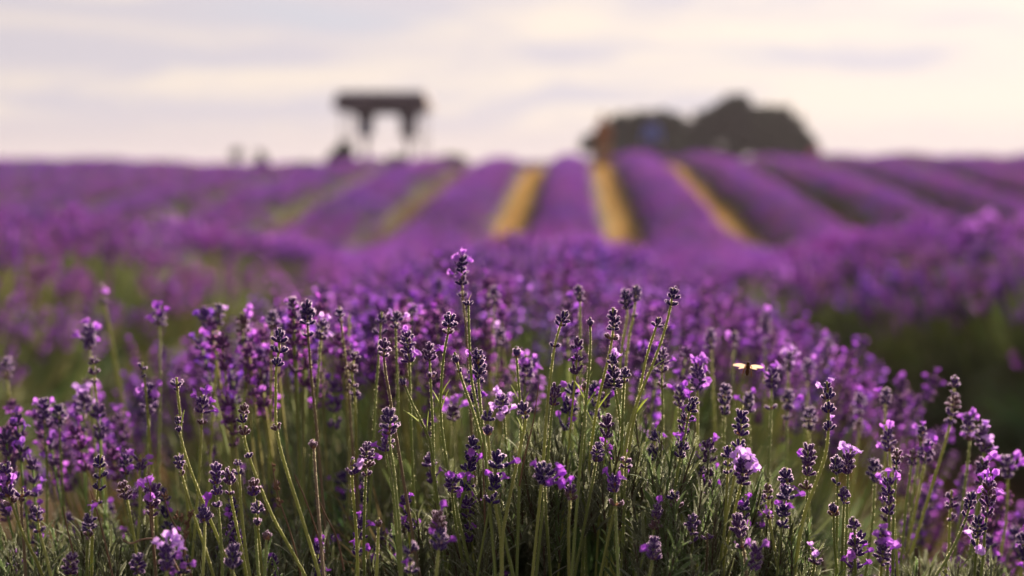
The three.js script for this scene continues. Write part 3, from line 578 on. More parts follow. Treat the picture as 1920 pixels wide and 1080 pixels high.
stalk(1.12, [914, 765, 915, 820, 921, 880, 929, 950, 938, 1000, 940, 1050, 941, 1090], [[777, 'T', 0, .9], [800, 'B', 0, 1.1]], 'bluish lavender head on the left one of two converging pale stems', { bud: 3, stem: 1, thick: 1.25, dz: -0.02 });
stalk(1.1, [733, 778, 730, 820, 738, 880, 745, 950, 750, 1010], [[789, 'D', 0, 1.05], [808, 'S', 0, .9]], 'big bluish closed lavender head above a purple floret one', { bud: 3 });
stalk(1.11, [725, 818, 724, 850, 735, 910, 742, 980], [[825, 'R', 3, .9], [838, 'R', 1, 1]], 'lavender head with violet florets right under the big bluish closed one', { bud: 1, petal: 0 });
stalk(1.12, [662, 862, 660, 890, 663, 940, 668, 1000], [[866, 'S', 1, .9], [880, 'R', 0, 1.1]], 'lavender head with a single pale round floret on top, left one of a touching pair', { petal: 2, bud: 1 });
stalk(1.13, [688, 840, 686, 880, 684, 940, 682, 1000], [[848, 'D', 1, .9], [868, 'R', 0, 1.05], [885, 'S', 0, .9]], 'dense plum lavender head, right one of a touching pair', { bud: 2, petal: 1 });
stalk(1.15, [751, 706, 760, 726, 772, 755, 790, 790, 806, 830, 812, 880], [[711, 'B', 0, 1]], 'greenish unopened lavender bud bent left on a bare arching stem', { bud: 3, stem: 0, leaves: [[800, -1, 1.1], [815, 1, 1]] });
stalk(1.15, [1095, 715, 1097, 760, 1096, 820, 1094, 880], [[721, 'B', 0, .85]], 'small lavender bud head among narrow leaves between the plum head and the pale floret one', { bud: 3, leaves: [[735, 1, .9], [750, -1, .9]] });
stalk(1.07, [1020, 880, 1022, 920, 1024, 970], [[888, 'D', 3, 1.15], [902, 'R', 2, 1.1]], 'broad shaded purple lavender head low over the dark hollow of the bush', { bud: 0, petal: 0, dz: .03 });
stalk(1.07, [1070, 910, 1068, 950, 1066, 990], [[917, 'R', 2, .9], [930, 'R', 0, .9]], 'small shaded plum lavender head right of the broad one over the hollow', { bud: 2, petal: 0 });
stalk(1.1, [850, 898, 848, 930, 856, 990], [[905, 'D', 2, .95], [918, 'S', 1, .8]], 'low lavender head with one violet floret at its lower side, among grey leaves', { bud: 1, petal: 0 });
stalk(1.12, [1120, 838, 1116, 875, 1106, 930], [[844, 'D', 0, .85], [858, 'R', 0, .9]], 'closed dark lavender head leaning over the right shoulder of the leaf tuft', { bud: 1 });
stalk(1.1, [1152, 895, 1154, 950, 1156, 1010], [[899, 'T', 2, .95], [915, 'R', 1, 1], [941, 'S', 0, 1]], 'lavender head with a violet floret at its right and a separate lower ring', { bud: 1, petal: 0 });
stalk(1.12, [1174, 855, 1172, 890, 1170, 950], [[861, 'S', 0, .9], [872, 'S', 0, .7]], 'small plum bud pair right above the violet floret head', { bud: 2 });
stalk(1.03, [822, 968, 823, 1020, 818, 1075], [[977, 'D', 1, .95], [1008, 'D', 3, 1.0], [1024, 'R', 0, .9]], 'bluish violet double lavender head near the bottom, nearest the camera', { bud: 3, petal: 0 });
stalk(1.02, [772, 1020, 770, 1050, 768, 1085], [[1028, 'R', 0, 1], [1045, 'S', 0, .9], [1066, 'R', 1, .9]], 'stacked lavender rings rising from the bottom edge left of the double head', { bud: 3, petal: 0 });
stalk(1.09, [709, 970, 709, 1000, 707, 1050], [[976, 'B', 0, .8]], 'tiny pale lavender bud low among grey leaves left of the stacked rings', { bud: 3 });
stalk(1.1, [1233, 945, 1230, 975, 1222, 1010, 1205, 1050], [[952, 'T', 1, .8], [966, 'R', 0, .85], [985, 'R', 0, .85]], 'narrow plum lavender spike leaning right below the crossing stems', { bud: 2, petal: 0 });
stalk(1.05, [1226, 1015, 1224, 1045, 1216, 1085], [[1022, 'D', 1, .95], [1040, 'R', 0, 1]], 'broad violet lavender head just under the narrow plum spike', { bud: 1, petal: 0 });
stalk(1.12, [1262, 920, 1268, 950, 1262, 1000, 1255, 1050], [[928, 'R', 0, .9], [944, 'R', 0, .9]], 'dark lavender head with thin stem crossing in front, left of a plain closed head', { bud: 0 });
// right side
stalk(1.15, [1551, 716, 1553, 760, 1553, 812, 1547, 855, 1532, 900, 1513, 950, 1500, 1000, 1491, 1070], [[722, 'T', 2, .7], [740, 'R', 0, 1.05], [766, 'R', 0, 1.1], [800, 'R', 1, 1.05]], 'tall tiered lavender head with a white lit floret on a long curved stem', { bud: 0, petal: 2, thick: 1.25, dz: -.02 });
stalk(1.15, [1303, 745, 1292, 775, 1287, 800, 1275, 860, 1265, 920, 1258, 980], [[752, 'R', 1, .85], [764, 'R', 0, 1], [782, 'S', 0, .8], [836, 'R', 1, .95], [850, 'R', 0, .9]], 'lavender head leaning right with a purple floret tip and a spreading lower ring', { bud: 0, petal: 0 });
stalk(1.14, [1391, 760, 1389, 800, 1383, 850, 1374, 910, 1360, 980, 1350, 1060], [[770, 'S', 0, .9], [790, 'D', 0, 1], [808, 'R', 0, 1.05], [832, 'R', 0, .95]], 'tall heavy lavender head with a pinkish topmost bud fan, above the pale ruffled florets', { bud: 0, stem: 1 });
stalk(1.1, [1396, 855, 1394, 885, 1384, 930, 1370, 990, 1356, 1060], [[866, 'R', 4, 1], [880, 'D', 5, 1.15], [900, 'R', 2, 1]], 'big lavender head covered in pale ruffled lilac florets', { bud: 1, petal: 2, stem: 1 });
stalk(1.13, [1367, 835, 1365, 870, 1362, 930, 1358, 1000], [[846, 'T', 0, .95], [868, 'S', 0, .8], [882, 'S', 0, .8]], 'closed indigo lavender head tucked against the pale ruffled one', { bud: 0, stem: 1 });
stalk(1.2, [1515, 842, 1514, 880, 1513, 925, 1516, 1000, 1517, 1070], [[850, 'D', 1, 1.1], [866, 'R', 0, 1.1], [884, 'R', 0, 1], [910, 'R', 0, 1]], 'heavy dark lavender head on a straight stem, just left of the long curved stem', { bud: 2, petal: 0 });
stalk(1.14, [1473, 876, 1476, 920, 1482, 980, 1494, 1070], [[888, 'T', 0, 1.15], [916, 'S', 0, 1]], 'neat round fan of indigo buds with white edges over a low bud pair', { bud: 0, stem: 0, thick: 1.15 });
stalk(1.14, [1440, 905, 1441, 960, 1449, 1010, 1460, 1075], [[914, 'T', 0, .7], [930, 'S', 0, .8], [966, 'S', 2, .85]], 'thin lavender stalk with two opposite lilac florets like raised arms', { bud: 2, petal: 1 });
stalk(1.15, [1567, 858, 1570, 905, 1570, 960, 1568, 1040], [[866, 'T', 0, 1], [882, 'R', 0, .8], [902, 'S', 0, .9]], 'indigo lavender head overlapping the left of a pale topped one', { bud: 0 });
stalk(1.18, [1593, 845, 1590, 890, 1588, 960, 1586, 1040], [[852, 'R', 4, .9], [868, 'D', 1, 1], [882, 'R', 0, .9]], 'lavender head topped with upright pale lilac florets, right of the indigo one', { bud: 2, petal: 2 });
stalk(1.13, [1583, 914, 1582, 950, 1580, 1010, 1578, 1070], [[922, 'T', 0, .8], [938, 'R', 0, .75]], 'small closed lavender head on a vertical stem under the pale topped one', { bud: 1 });
stalk(1.15, [1561, 942, 1563, 975, 1566, 1040], [[948, 'B', 0, 1.1], [962, 'S', 0, .8]], 'shaded small lavender head left of the small closed vertical one', { bud: 0 });
stalk(1.15, [1682, 842, 1680, 885, 1676, 950, 1674, 1030], [[850, 'T', 0, .8], [865, 'R', 0, .75], [880, 'R', 0, .7]], 'slender pale rimmed lavender spike above the violet floret head', { bud: 0 });
stalk(1.12, [1664, 898, 1667, 945, 1666, 1000, 1664, 1070], [[904, 'R', 3, .85], [920, 'R', 1, 1], [938, 'R', 0, 1], [956, 'R', 0, 1]], 'tall lavender head with violet florets at its crown and four full tiers', { bud: 1, petal: 1 });
stalk(1.09, [1600, 970, 1603, 1010, 1604, 1070], [[980, 'T', 0, .85], [1000, 'S', 1, .9], [1018, 'R', 0, 1], [1036, 'R', 2, 1]], 'lavender head of three loose tiers with lilac florets low on it', { bud: 1, petal: 1, stem: 0 });
stalk(1.07, [1657, 992, 1655, 1040, 1652, 1080], [[1000, 'R', 0, .8], [1018, 'R', 3, .95], [1034, 'D', 3, 1], [1052, 'R', 0, .9]], 'plump lavender head splashed with bright violet florets near the bottom edge', { bud: 1, petal: 1 });
stalk(1.1, [1530, 1030, 1527, 1060, 1522, 1085], [[1036, 'S', 2, .85], [1050, 'R', 0, .9]], 'short lavender head with one pale floret on its right, low between tall stems', { bud: 2, petal: 2 });
stalk(1.06, [1418, 1018, 1414, 1060, 1410, 1090], [[1026, 'R', 3, .85], [1044, 'D', 0, .95], [1062, 'R', 0, 1]], 'lavender head with upright violet florets at the bottom, right of the grass like tuft', { bud: 2, petal: 1 });
stalk(1.09, [1299, 970, 1298, 1005, 1296, 1070], [[978, 'D', 0, .9], [994, 'R', 0, .9], [1012, 'S', 0, .8]], 'closed dark lavender head with three tiers standing alone above a leaf tuft', { bud: 1 });
stalk(1.1, [1325, 1000, 1326, 1030, 1324, 1075], [[1006, 'S', 0, .75]], 'tiny bud pair just right of the closed dark head', { bud: 2, stem: 2 });
stalk(1.09, [1381, 976, 1388, 1005, 1396, 1040, 1400, 1085], [[984, 'D', 0, .9], [1002, 'R', 0, .8], [1020, 'S', 0, .9]], 'plum lavender head leaning left above the bottom violet one', { bud: 2, stem: 2 });
stalk(1.13, [1822, 922, 1815, 960, 1806, 985, 1788, 1025, 1768, 1060, 1752, 1085], [[932, 'T', 0, .85], [948, 'R', 0, .8], [964, 'S', 0, .8], [986, 'S', 0, .5]], 'small pointed lavender head on a strongly slanted stem', { bud: 0 });
stalk(1.14, [1855, 900, 1853, 945, 1847, 990, 1842, 1060], [[906, 'R', 3, .95], [922, 'D', 3, 1.05], [940, 'R', 2, 1.1], [960, 'R', 0, 1.05]], 'largest lavender spike at the right, lilac florets over its upper half', { bud: 2, petal: 1 });
stalk(1.12, [1836, 975, 1832, 1020, 1827, 1080], [[984, 'D', 0, 1], [1000, 'R', 0, .8], [1022, 'S', 2, 1.05]], 'dark lavender head with two low lilac florets spread to both sides', { bud: 0, petal: 2 });
stalk(1.24, [1784, 920, 1781, 970, 1778, 1040], [[930, 'R', 0, 1], [945, 'R', 0, 1], [970, 'S', 0, 1]], 'soft violet lavender head with spreading low tier left of the largest spike', { bud: 2 });
stalk(1.31, [1791, 706, 1787, 750, 1780, 800, 1766, 850], [[715, 'T', 0, .95], [735, 'S', 0, .8], [752, 'D', 0, 1], [772, 'R', 0, 1], [790, 'R', 0, .9]], 'tallest blurred lavender spike at the right, against the dark row behind', { bud: 1, stem: 1 });
stalk(1.33, [1842, 800, 1845, 840, 1838, 900], [[806, 'R', 1, .9], [826, 'D', 4, 1], [842, 'R', 1, .9]], 'blurred lavender head with a bright pink floret, right of the tall blurred spike', { petal: 2, bud: 2 });
stalk(1.34, [1815, 775, 1818, 820, 1812, 890], [[785, 'R', 2, .9], [803, 'D', 2, .95], [820, 'R', 1, .9]], 'hazy lilac lavender head close behind the bright pink floret one', { petal: 1, bud: 1 });
stalk(1.4, [1661, 728, 1660, 770, 1660, 830], [[736, 'T', 1, .95], [752, 'R', 0, .8]], 'lone blurred lavender head standing clear before the dark gap between rows', { bud: 3, stem: 1 });
stalk(1.5, [1612, 745, 1610, 800, 1606, 860], [[752, 'D', 2, 1], [772, 'R', 1, 1], [800, 'D', 3, .9]], 'fuzzy bright violet lavender spike left of the lone blurred head', { petal: 0, bud: 1 });
stalk(1.38, [1890, 862, 1890, 910, 1886, 980], [[872, 'D', 3, 1.1], [890, 'R', 1, 1]], 'blurred wide lilac lavender head at the far right edge', { petal: 1, bud: 1 });
stalk(1.26, [1842, 862, 1840, 905, 1834, 970], [[868, 'R', 1, 1], [882, 'D', 1, 1], [900, 'R', 1, .9]], 'dark plum lavender head behind the top of the largest spike', { petal: 1, bud: 2 });
stalk(1.3, [1738, 835, 1733, 870, 1722, 930], [[843, 'D', 2, 1], [860, 'R', 1, 1.05]], 'blurred violet lavender head right of two small ones before the dark gap', { petal: 0, bud: 1 });
stalk(1.3, [1712, 842, 1708, 880, 1700, 940], [[850, 'T', 1, .9], [866, 'R', 0, .8]], 'small blurred lavender head left of the blurred violet one', { petal: 1, bud: 3 });
stalk(1.33, [1728, 800, 1725, 840, 1716, 900], [[806, 'T', 2, .95], [822, 'R', 0, .9]], 'blurred lavender head topping the group of five before the dark gap', { petal: 1, bud: 0 });
stalk(1.27, [1665, 815, 1668, 860, 1672, 920], [[822, 'D', 2, 1], [840, 'R', 1, 1]], 'blurred dark lavender head leftmost of the group before the dark gap', { petal: 1, bud: 1 });
stalk(1.28, [1643, 872, 1640, 910, 1636, 980], [[880, 'D', 0, 1.05], [898, 'R', 0, .9]], 'dark blurred lavender head with a brown dry bud beside it', { bud: 0 });
stalk(1.2, [1315, 872, 1314, 910, 1312, 970], [[880, 'T', 0, .75]], 'small blurred lavender head in the green gap right of the leaning purple tipped one', { bud: 3 });
stalk(1.25, [1333, 900, 1330, 930, 1326, 990], [[908, 'S', 2, .85], [922, 'R', 0, .8]], 'small lavender head with a magenta floret in the green gap', { bud: 1, petal: 0 });
stalk(1.7, [1436, 588, 1434, 650, 1432, 730], [[598, 'D', 1, 1.1], [618, 'D', 1, 1], [640, 'R', 0, .9]], 'blurred dark lavender spike rising highest to the left of the dark gap', { bud: 1 });
stalk(1.5, [1331, 620, 1334, 670, 1338, 750], [[630, 'D', 0, 1], [648, 'R', 0, 1]], 'blurred blackish lavender head above the insect, to its left', { bud: 0 });
stalk(1.55, [1378, 622, 1376, 670, 1374, 740], [[630, 'T', 1, .9], [648, 'S', 0, .9]], 'blurred pale lavender head straight above the insect', { bud: 3 });
stalk(1.26, [1309, 680, 1308, 720, 1308, 800], [[690, 'R', 3, 1], [706, 'D', 4, 1.1], [726, 'R', 1, 1]], 'bright full lavender head of violet florets left of the insect', { petal: 1, bud: 1 });
stalk(1.28, [1276, 728, 1274, 770, 1276, 840], [[738, 'D', 3, .95], [756, 'R', 1, .9]], 'blurred violet lavender head under and left of the bright full one', { petal: 0, bud: 1 });
stalk(1.32, [1447, 696, 1446, 750, 1444, 820], [[706, 'D', 3, 1], [722, 'R', 1, 1], [762, 'S', 0, 1]], 'lavender head with lit florets right under the right wing of the insect', { petal: 1, bud: 1 });
stalk(1.3, [1360, 725, 1358, 770, 1356, 840], [[734, 'D', 0, 1], [752, 'R', 0, 1.1], [770, 'R', 0, 1]], 'dark spiky lavender head below and left of the insect', { bud: 0 });
stalk(1.55, [1516, 682, 1514, 730, 1512, 800], [[690, 'D', 2, 1], [708, 'R', 1, 1]], 'blurred lavender head left of a taller faint one at the edge of the bed', { petal: 1, bud: 1 });
stalk(1.8, [1552, 640, 1550, 690, 1548, 760], [[650, 'D', 2, 1.2], [672, 'D', 1, 1.1]], 'faint tall lavender head at the edge of the bed before the dark gap', { petal: 1, bud: 1 });
stalk(1.4, [1478, 735, 1476, 780, 1474, 850], [[744, 'D', 1, 1], [764, 'R', 0, 1], [782, 'R', 0, .9]], 'blurred indigo lavender spike left of the white tipped tall one', { bud: 0 });
stalk(1.36, [1520, 770, 1517, 820, 1514, 880], [[780, 'D', 0, 1], [800, 'R', 0, 1]], 'blurred blackish lavender spike touching the left of the white tipped tall one', { bud: 0 });
stalk(1.45, [1480, 665, 1478, 710, 1476, 790], [[672, 'D', 4, .9], [690, 'R', 2, .9]], 'glowing pink blurred lavender head to the right of the insect', { petal: 2, bud: 1 });
stalk(1.33, [1402, 742, 1404, 790, 1406, 850], [[750, 'D', 2, .9], [766, 'R', 0, 1]], 'violet blurred lavender head directly below the insect', { petal: 0, bud: 0 });
// left side
stalk(1.15, [524, 615, 523, 655, 518, 690, 517, 740, 517, 790, 523, 830, 538, 885, 556, 940, 575, 1000, 596, 1070], [[627, 'T', 0, 1.1], [652, 'S', 0, 1.15], [678, 'R', 0, .95], [800, 'R', 0, .85]], 'crisp white rimmed lavender head of three tiers with a fourth far down its straight stem', { bud: 0, stem: 1, thick: 1.1, dz: -.03 });
stalk(1.24, [577, 566, 577, 610, 580, 660, 585, 720, 592, 790], [[576, 'T', 0, 1.1], [594, 'D', 0, 1.1], [626, 'S', 0, .9]], 'large blackish lavender head with long buds, one bright floret behind its top', { bud: 0, stem: 2 });
stalk(1.3, [636, 574, 640, 610, 646, 660, 653, 720, 658, 800], [[584, 'T', 0, .85], [600, 'S', 0, .8]], 'small lavender head right of the large blackish one on a bare leaning stem', { bud: 0, stem: 2 });
stalk(1.14, [458, 755, 456, 800, 460, 830, 470, 865, 487, 910, 512, 970, 545, 1030, 575, 1085], [[765, 'T', 0, .85], [784, 'R', 0, .9], [808, 'R', 0, .95], [853, 'S', 0, .85]], 'crisp four tiered lavender head whose stem bends away to the right', { bud: 0, stem: 1, dz: -.02 });
stalk(1.15, [332, 778, 338, 815, 350, 860, 368, 910, 388, 960], [[786, 'T', 0, .65], [800, 'B', 0, .8]], 'narrow single lavender bud spike beside a yellow green leaf', { bud: 0, stem: 1, leaves: [[815, 1, 1]] });
stalk(1.13, [333, 850, 341, 890, 352, 930, 368, 980, 385, 1030, 400, 1080], [[860, 'T', 0, .75], [874, 'R', 0, .75], [886, 'S', 0, .7]], 'narrow lavender spike on a long stem leaning right, below the single bud spike', { bud: 3, stem: 1 });
stalk(1.13, [406, 868, 407, 910, 409, 950, 413, 1000, 417, 1070], [[878, 'T', 0, 1], [900, 'R', 0, 1], [920, 'R', 0, .95], [944, 'S', 0, 1]], 'regular four tiered violet lavender spike, front one of a close pair', { bud: 1, stem: 0 });
stalk(1.16, [430, 876, 431, 920, 440, 970, 455, 1040], [[885, 'R', 0, 1], [900, 'R', 0, 1], [922, 'S', 0, .7]], 'plum lavender head half behind the regular four tiered spike', { bud: 2, stem: 1 });
stalk(1.15, [445, 860, 449, 895, 452, 950, 462, 1040], [[868, 'R', 0, .7], [884, 'S', 0, .7]], 'little two tiered lavender head right above the plum one', { bud: 3 });
stalk(1.12, [475, 898, 477, 940, 480, 1010, 485, 1080], [[908, 'T', 0, .9], [922, 'R', 0, .85], [947, 'S', 0, .6]], 'short pointed lavender head above a bluish smaller one, right of the close pair', { bud: 1 });
stalk(1.1, [484, 940, 483, 980, 487, 1030, 492, 1085], [[950, 'T', 0, .9], [973, 'B', 0, 1]], 'bluish lavender head just beneath the short pointed one', { bud: 3, stem: 1 });
stalk(1.12, [383, 950, 384, 990, 382, 1040], [[960, 'T', 1, 1], [972, 'S', 0, .8]], 'round violet lavender head low on the left on a thin green stem', { bud: 3, petal: 0, stem: 1 });
stalk(1.12, [189, 852, 186, 900, 182, 935, 176, 970, 172, 1030], [[864, 'T', 0, .95], [888, 'S', 0, 1], [912, 'R', 0, .9], [940, 'S', 0, .7]], 'pale rimmed lavender spike of four spaced tiers below a blurred violet head', { bud: 0, stem: 1 });
stalk(1.07, [168, 960, 166, 1000, 163, 1050], [[968, 'R', 1, .9], [982, 'D', 0, .95], [1002, 'R', 0, .8]], 'dark violet lavender head under the spike of four spaced tiers', { bud: 0, petal: 0 });
stalk(1.11, [68, 948, 75, 1000, 86, 1040, 97, 1085], [[956, 'T', 0, .75], [972, 'R', 0, .7], [992, 'S', 0, .9]], 'narrow silvery lavender spike near the lower left corner', { bud: 3, stem: 1 });
stalk(1.09, [10, 870, 14, 920, 24, 950, 45, 1005, 68, 1050, 82, 1085], [[880, 'R', 0, 1], [900, 'R', 1, 1.1], [922, 'R', 4, 1.15], [938, 'R', 0, 1]], 'heavy lavender head with lilac florets cut by the left edge', { bud: 1, petal: 1, stem: 1 });
stalk(1.12, [42, 915, 40, 950, 44, 1010], [[924, 'S', 0, 1.1], [934, 'S', 0, .8]], 'loose bud fan just right of the heavy head at the left edge', { bud: 1, stem: 2 });
stalk(1.1, [284, 905, 285, 950, 287, 1010], [[915, 'R', 1, 1], [928, 'D', 2, 1.15], [945, 'R', 1, 1], [962, 'S', 0, .8]], 'wide plum lavender head with lilac florets beside dry brown twigs', { bud: 2, petal: 1, stem: 2 });
stalk(1.03, [314, 1020, 313, 1055, 312, 1090], [[1028, 'R', 5, 1], [1044, 'D', 3, 1.1], [1062, 'R', 0, 1]], 'bright pink lilac lavender head close to the camera at the bottom left', { bud: 1, petal: 2 });
stalk(1.03, [346, 1045, 345, 1070, 344, 1095], [[1052, 'R', 3, .9], [1068, 'R', 1, .9]], 'violet lavender head right against the bright pink lilac one', { bud: 0, petal: 1 });
stalk(1.05, [436, 1030, 436, 1060, 437, 1090], [[1040, 'D', 0, 1], [1056, 'R', 0, 1.1]], 'spread bluish lavender head rising from the bottom edge by a curved stem', { bud: 3 });
stalk(1.05, [256, 1048, 258, 1075, 260, 1095], [[1056, 'D', 0, .9], [1070, 'R', 0, .8]], 'closed lavender head peeping over the bottom edge left of the pink lilac one', { bud: 1 });
stalk(1.06, [131, 1048, 132, 1075, 133, 1095], [[1055, 'D', 0, .95], [1069, 'R', 0, .9]], 'dark lavender head half cut off by the bottom edge', { bud: 2 });
stalk(1.19, [232, 908, 240, 945, 250, 1000], [[918, 'D', 0, .9], [930, 'R', 0, .8]], 'rounded violet lavender head behind and left of the wide plum one', { bud: 2, stem: 1 });
stalk(1.28, [236, 856, 238, 900, 242, 960], [[866, 'D', 2, 1], [882, 'R', 1, 1]], 'blurred violet head left of a second reddish blurred one', { bud: 1, petal: 0 });
stalk(1.27, [263, 852, 262, 890, 262, 950], [[860, 'S', 2, 1], [874, 'R', 1, 1]], 'blurred reddish violet head above the wide plum one', { bud: 2, petal: 1 });
stalk(1.2, [331, 708, 333, 735, 338, 780, 342, 840], [[716, 'S', 0, 1.15], [728, 'S', 0, .6]], 'small open star of buds on a thin stem above the single bud spike', { bud: 3, stem: 1 });
stalk(1.25, [379, 740, 378, 780, 376, 850], [[748, 'R', 4, 1], [762, 'D', 2, 1], [790, 'S', 0, .9]], 'violet lavender head with rosy florets right of the open star', { bud: 1, petal: 0 });
stalk(1.33, [282, 725, 280, 770, 276, 840], [[734, 'D', 3, 1], [752, 'D', 2, 1.1], [770, 'R', 0, 1]], 'big blurred violet lavender head left of the open star', { bud: 1, petal: 1 });
stalk(1.33, [174, 668, 178, 715, 184, 780, 192, 860], [[676, 'R', 0, .9], [696, 'R', 0, 1], [712, 'S', 0, .8]], 'slim blurred lavender spike on a yellowish stem, left of the big blurred head', { bud: 2, stem: 1 });
stalk(1.75, [190, 535, 195, 570, 205, 620, 218, 690], [[544, 'D', 1, 1.1], [564, 'R', 0, 1]], 'lone pale pink lavender stalk standing tall against the dark left gap', { bud: 3, stem: 1, thick: 2 });
stalk(1.5, [298, 570, 299, 620, 300, 700], [[584, 'R', 2, 1], [598, 'D', 5, 1.1]], 'glowing magenta blurred head alone before the dark left gap', { bud: 1, petal: 0 });
stalk(1.42, [411, 575, 408, 620, 404, 700], [[584, 'D', 1, .9], [604, 'R', 1, .9], [628, 'S', 1, .9]], 'blurred pale lavender head right of the dark left gap', { bud: 3, petal: 2 });
stalk(1.4, [454, 585, 456, 640, 460, 720], [[596, 'R', 2, 1], [610, 'D', 1, 1], [640, 'R', 0, 1]], 'blurred dark centred head right of the pale one by the dark gap', { bud: 0, petal: 1 });
stalk(1.38, [512, 588, 510, 640, 508, 720], [[598, 'D', 2, 1], [612, 'R', 1, 1]], 'blurred blue violet lavender head above the crisp three tiered one', { bud: 0, petal: 1 });
stalk(1.34, [551, 562, 552, 620, 556, 700], [[572, 'D', 1, .9], [590, 'R', 1, 1]], 'blurred brownish violet lavender head touching the left of the large blackish one', { bud: 2, petal: 1 });
stalk(1.3, [606, 608, 600, 650, 596, 720], [[616, 'D', 2, .9], [630, 'R', 1, 1]], 'blurred pinkish lavender head under the right of the large blackish one', { bud: 1, petal: 2 });
stalk(1.3, [266, 680, 272, 720, 278, 790], [[686, 'S', 0, 1], [700, 'S', 0, .9]], 'blurred open bud fan over the big blurred violet head', { bud: 3, stem: 1 });
stalk(1.36, [82, 755, 84, 800, 88, 880], [[764, 'D', 3, 1], [782, 'D', 2, 1]], 'blurred violet lavender head near the left edge, left of a dark one', { bud: 1, petal: 1 });
stalk(1.34, [110, 765, 112, 810, 116, 890], [[776, 'D', 0, 1], [794, 'R', 1, 1]], 'blurred dark lavender head between violet ones near the left edge', { bud: 0, petal: 1 });
stalk(1.38, [157, 735, 158, 780, 162, 850], [[744, 'R', 3, 1], [760, 'D', 3, 1.05]], 'blurred bright lilac head below the slim yellowish stemmed spike', { bud: 1, petal: 2 });
stalk(1.45, [166, 618, 168, 660, 172, 740], [[628, 'D', 3, 1.2], [644, 'D', 1, 1.1]], 'broad blurred lavender head below the lone pale pink stalk', { bud: 1, petal: 1 });
stalk(1.5, [10, 675, 14, 720, 24, 790], [[684, 'D', 0, 1.1], [704, 'R', 0, 1]], 'blurred pinkish violet spike by the left edge above the bed', { bud: 3, stem: 1 });
stalk(1.09, [501, 994, 499, 1020, 497, 1070], [[1000, 'B', 0, .95]], 'tiny lavender bud beside the bending stem at the lower left', { bud: 3 });
stalk(1.13, [587, 823, 589, 850, 592, 900], [[830, 'B', 0, 1]], 'small lavender bud peeping out over dark leaves, right of the straight stemmed crisp head', { bud: 3, stem: 2 });
stalk(1.45, [655, 590, 655, 640, 655, 720], [[645, 'S', 1, .9], [665, 'R', 2, 1]], 'blurred violet head behind the loosely tiered spike', { bud: 1, petal: 0 });
stalk(1.36, [850, 752, 850, 790, 850, 850], [[762, 'R', 4, 1.05], [776, 'D', 2, 1]], 'blurred rosy lavender head in the green gap left of the converging stems', { bud: 2, petal: 1 });
stalk(1.5, [928, 540, 926, 590, 922, 660], [[550, 'D', 1, .9], [566, 'R', 0, 1]], 'blurred lavender head behind and right of the tallest flower', { bud: 1 });
stalk(1.45, [938, 618, 934, 660, 930, 730], [[628, 'D', 1, .9], [644, 'R', 0, .9]], 'blurred egg shaped head right of the dark one with a standing floret', { bud: 3 });
stalk(1.32, [986, 665, 984, 720, 982, 790], [[676, 'R', 3, 1], [694, 'D', 3, 1.1], [714, 'R', 1, 1]], 'blurred bright violet head behind the single small round one', { bud: 1, petal: 1 });
stalk(1.36, [1072, 750, 1072, 790, 1072, 850], [[760, 'D', 1, 1], [776, 'R', 0, 1]], 'blurred dark lavender head right of the plum one with the curling floret', { bud: 0, petal: 0 });
stalk(1.33, [1206, 895, 1204, 930, 1200, 990], [[904, 'D', 1, 1], [920, 'R', 0, .9]], 'blurred violet head in front of the green gap right of the leaf tuft', { bud: 2, petal: 1 });
stalk(1.33, [1225, 812, 1222, 850, 1218, 900], [[822, 'R', 1, .9], [838, 'S', 1, .9]], 'blurred rosy little head in the gap beneath the crossing stems', { bud: 2, petal: 2 });

// dry remains and bits of last year's growth
function twig(d, pts, label, o = {}) {
  const r = rngOf(stalkSeed++), n = pts.length / 2, p3 = []; for (let i = 0; i < n; i++) p3.push(at(pts[2 * i], pts[2 * i + 1], d + (o.dz ?? 0.03) * i / n));
  const root = p3[n - 1].clone(), g = thing('dry_twig', label, 'dry twig', root, 'dry twigs in the nearest bush'), mb = new MB();
  mb.tube(0, new THREE.CatmullRomCurve3(p3.map((p) => p.clone().sub(root)), false, 'centripetal'), 24, 5, (t) => (0.0004 + 0.0005 * t) * (o.thick ?? 1));
  part('stem', mb.build(), M.dry, g);
  for (const [x, y, k] of o.heads ?? []) {   // shrivelled seed heads
    const hb = new MB(), c = at(x, y, d).sub(root);
    for (let i = 0; i < 7; i++) { const a = r() * 6.28, dir = V(Math.cos(a) * 0.7, 0.3 + r(), Math.sin(a) * 0.7); bud(hb, c.clone().addScaledVector(Y, (r() - 0.5) * 0.006), dir, 0.0038 * k, 0.0009 * k, r, { sides: 5, hairs: 12 }); }
    part('seed_head', hb.build(), [M.dry, M.bract], g);
  }
}
twig(1.06, [231, 1013, 246, 1019, 266, 1012, 290, 1011, 305, 1020, 322, 1045, 340, 1085], 'thin brown twig curling over like a tendril at the lower left', { thick: 1.3 });
twig(1.08, [273, 890, 282, 920, 281, 960, 286, 1010, 292, 1060], 'dark thin twig standing upright before the wide plum lavender head');
twig(1.1, [306, 928, 318, 965, 335, 1000, 352, 1050, 360, 1085], 'dark knotty twig with a shrivelled seed head right of the wide plum lavender head', { heads: [[309, 932, .8], [330, 968, .9], [340, 975, .8]] });
twig(1.11, [511, 875, 521, 930, 540, 985, 556, 1040, 565, 1085], 'brown dead stalk with shrivelled heads between bending green stems', { heads: [[520, 915, 1], [524, 945, 1], [513, 880, .6]] });
twig(1.12, [552, 890, 570, 930, 590, 985, 610, 1050], 'slim brown dead stalk right of the one with shrivelled heads');
twig(1.1, [592, 925, 610, 965, 632, 1010, 645, 1070], 'reddish brown leaning stalk at the foot of the dark leaves');
twig(1.09, [170, 920, 185, 970, 200, 1030, 212, 1085], 'dark brown thin stalk right of the spike of four spaced tiers', { heads: [[180, 945, .6]] });
twig(1.1, [118, 950, 126, 990, 138, 1040, 146, 1085], 'short brown broken twig near the lower left corner');
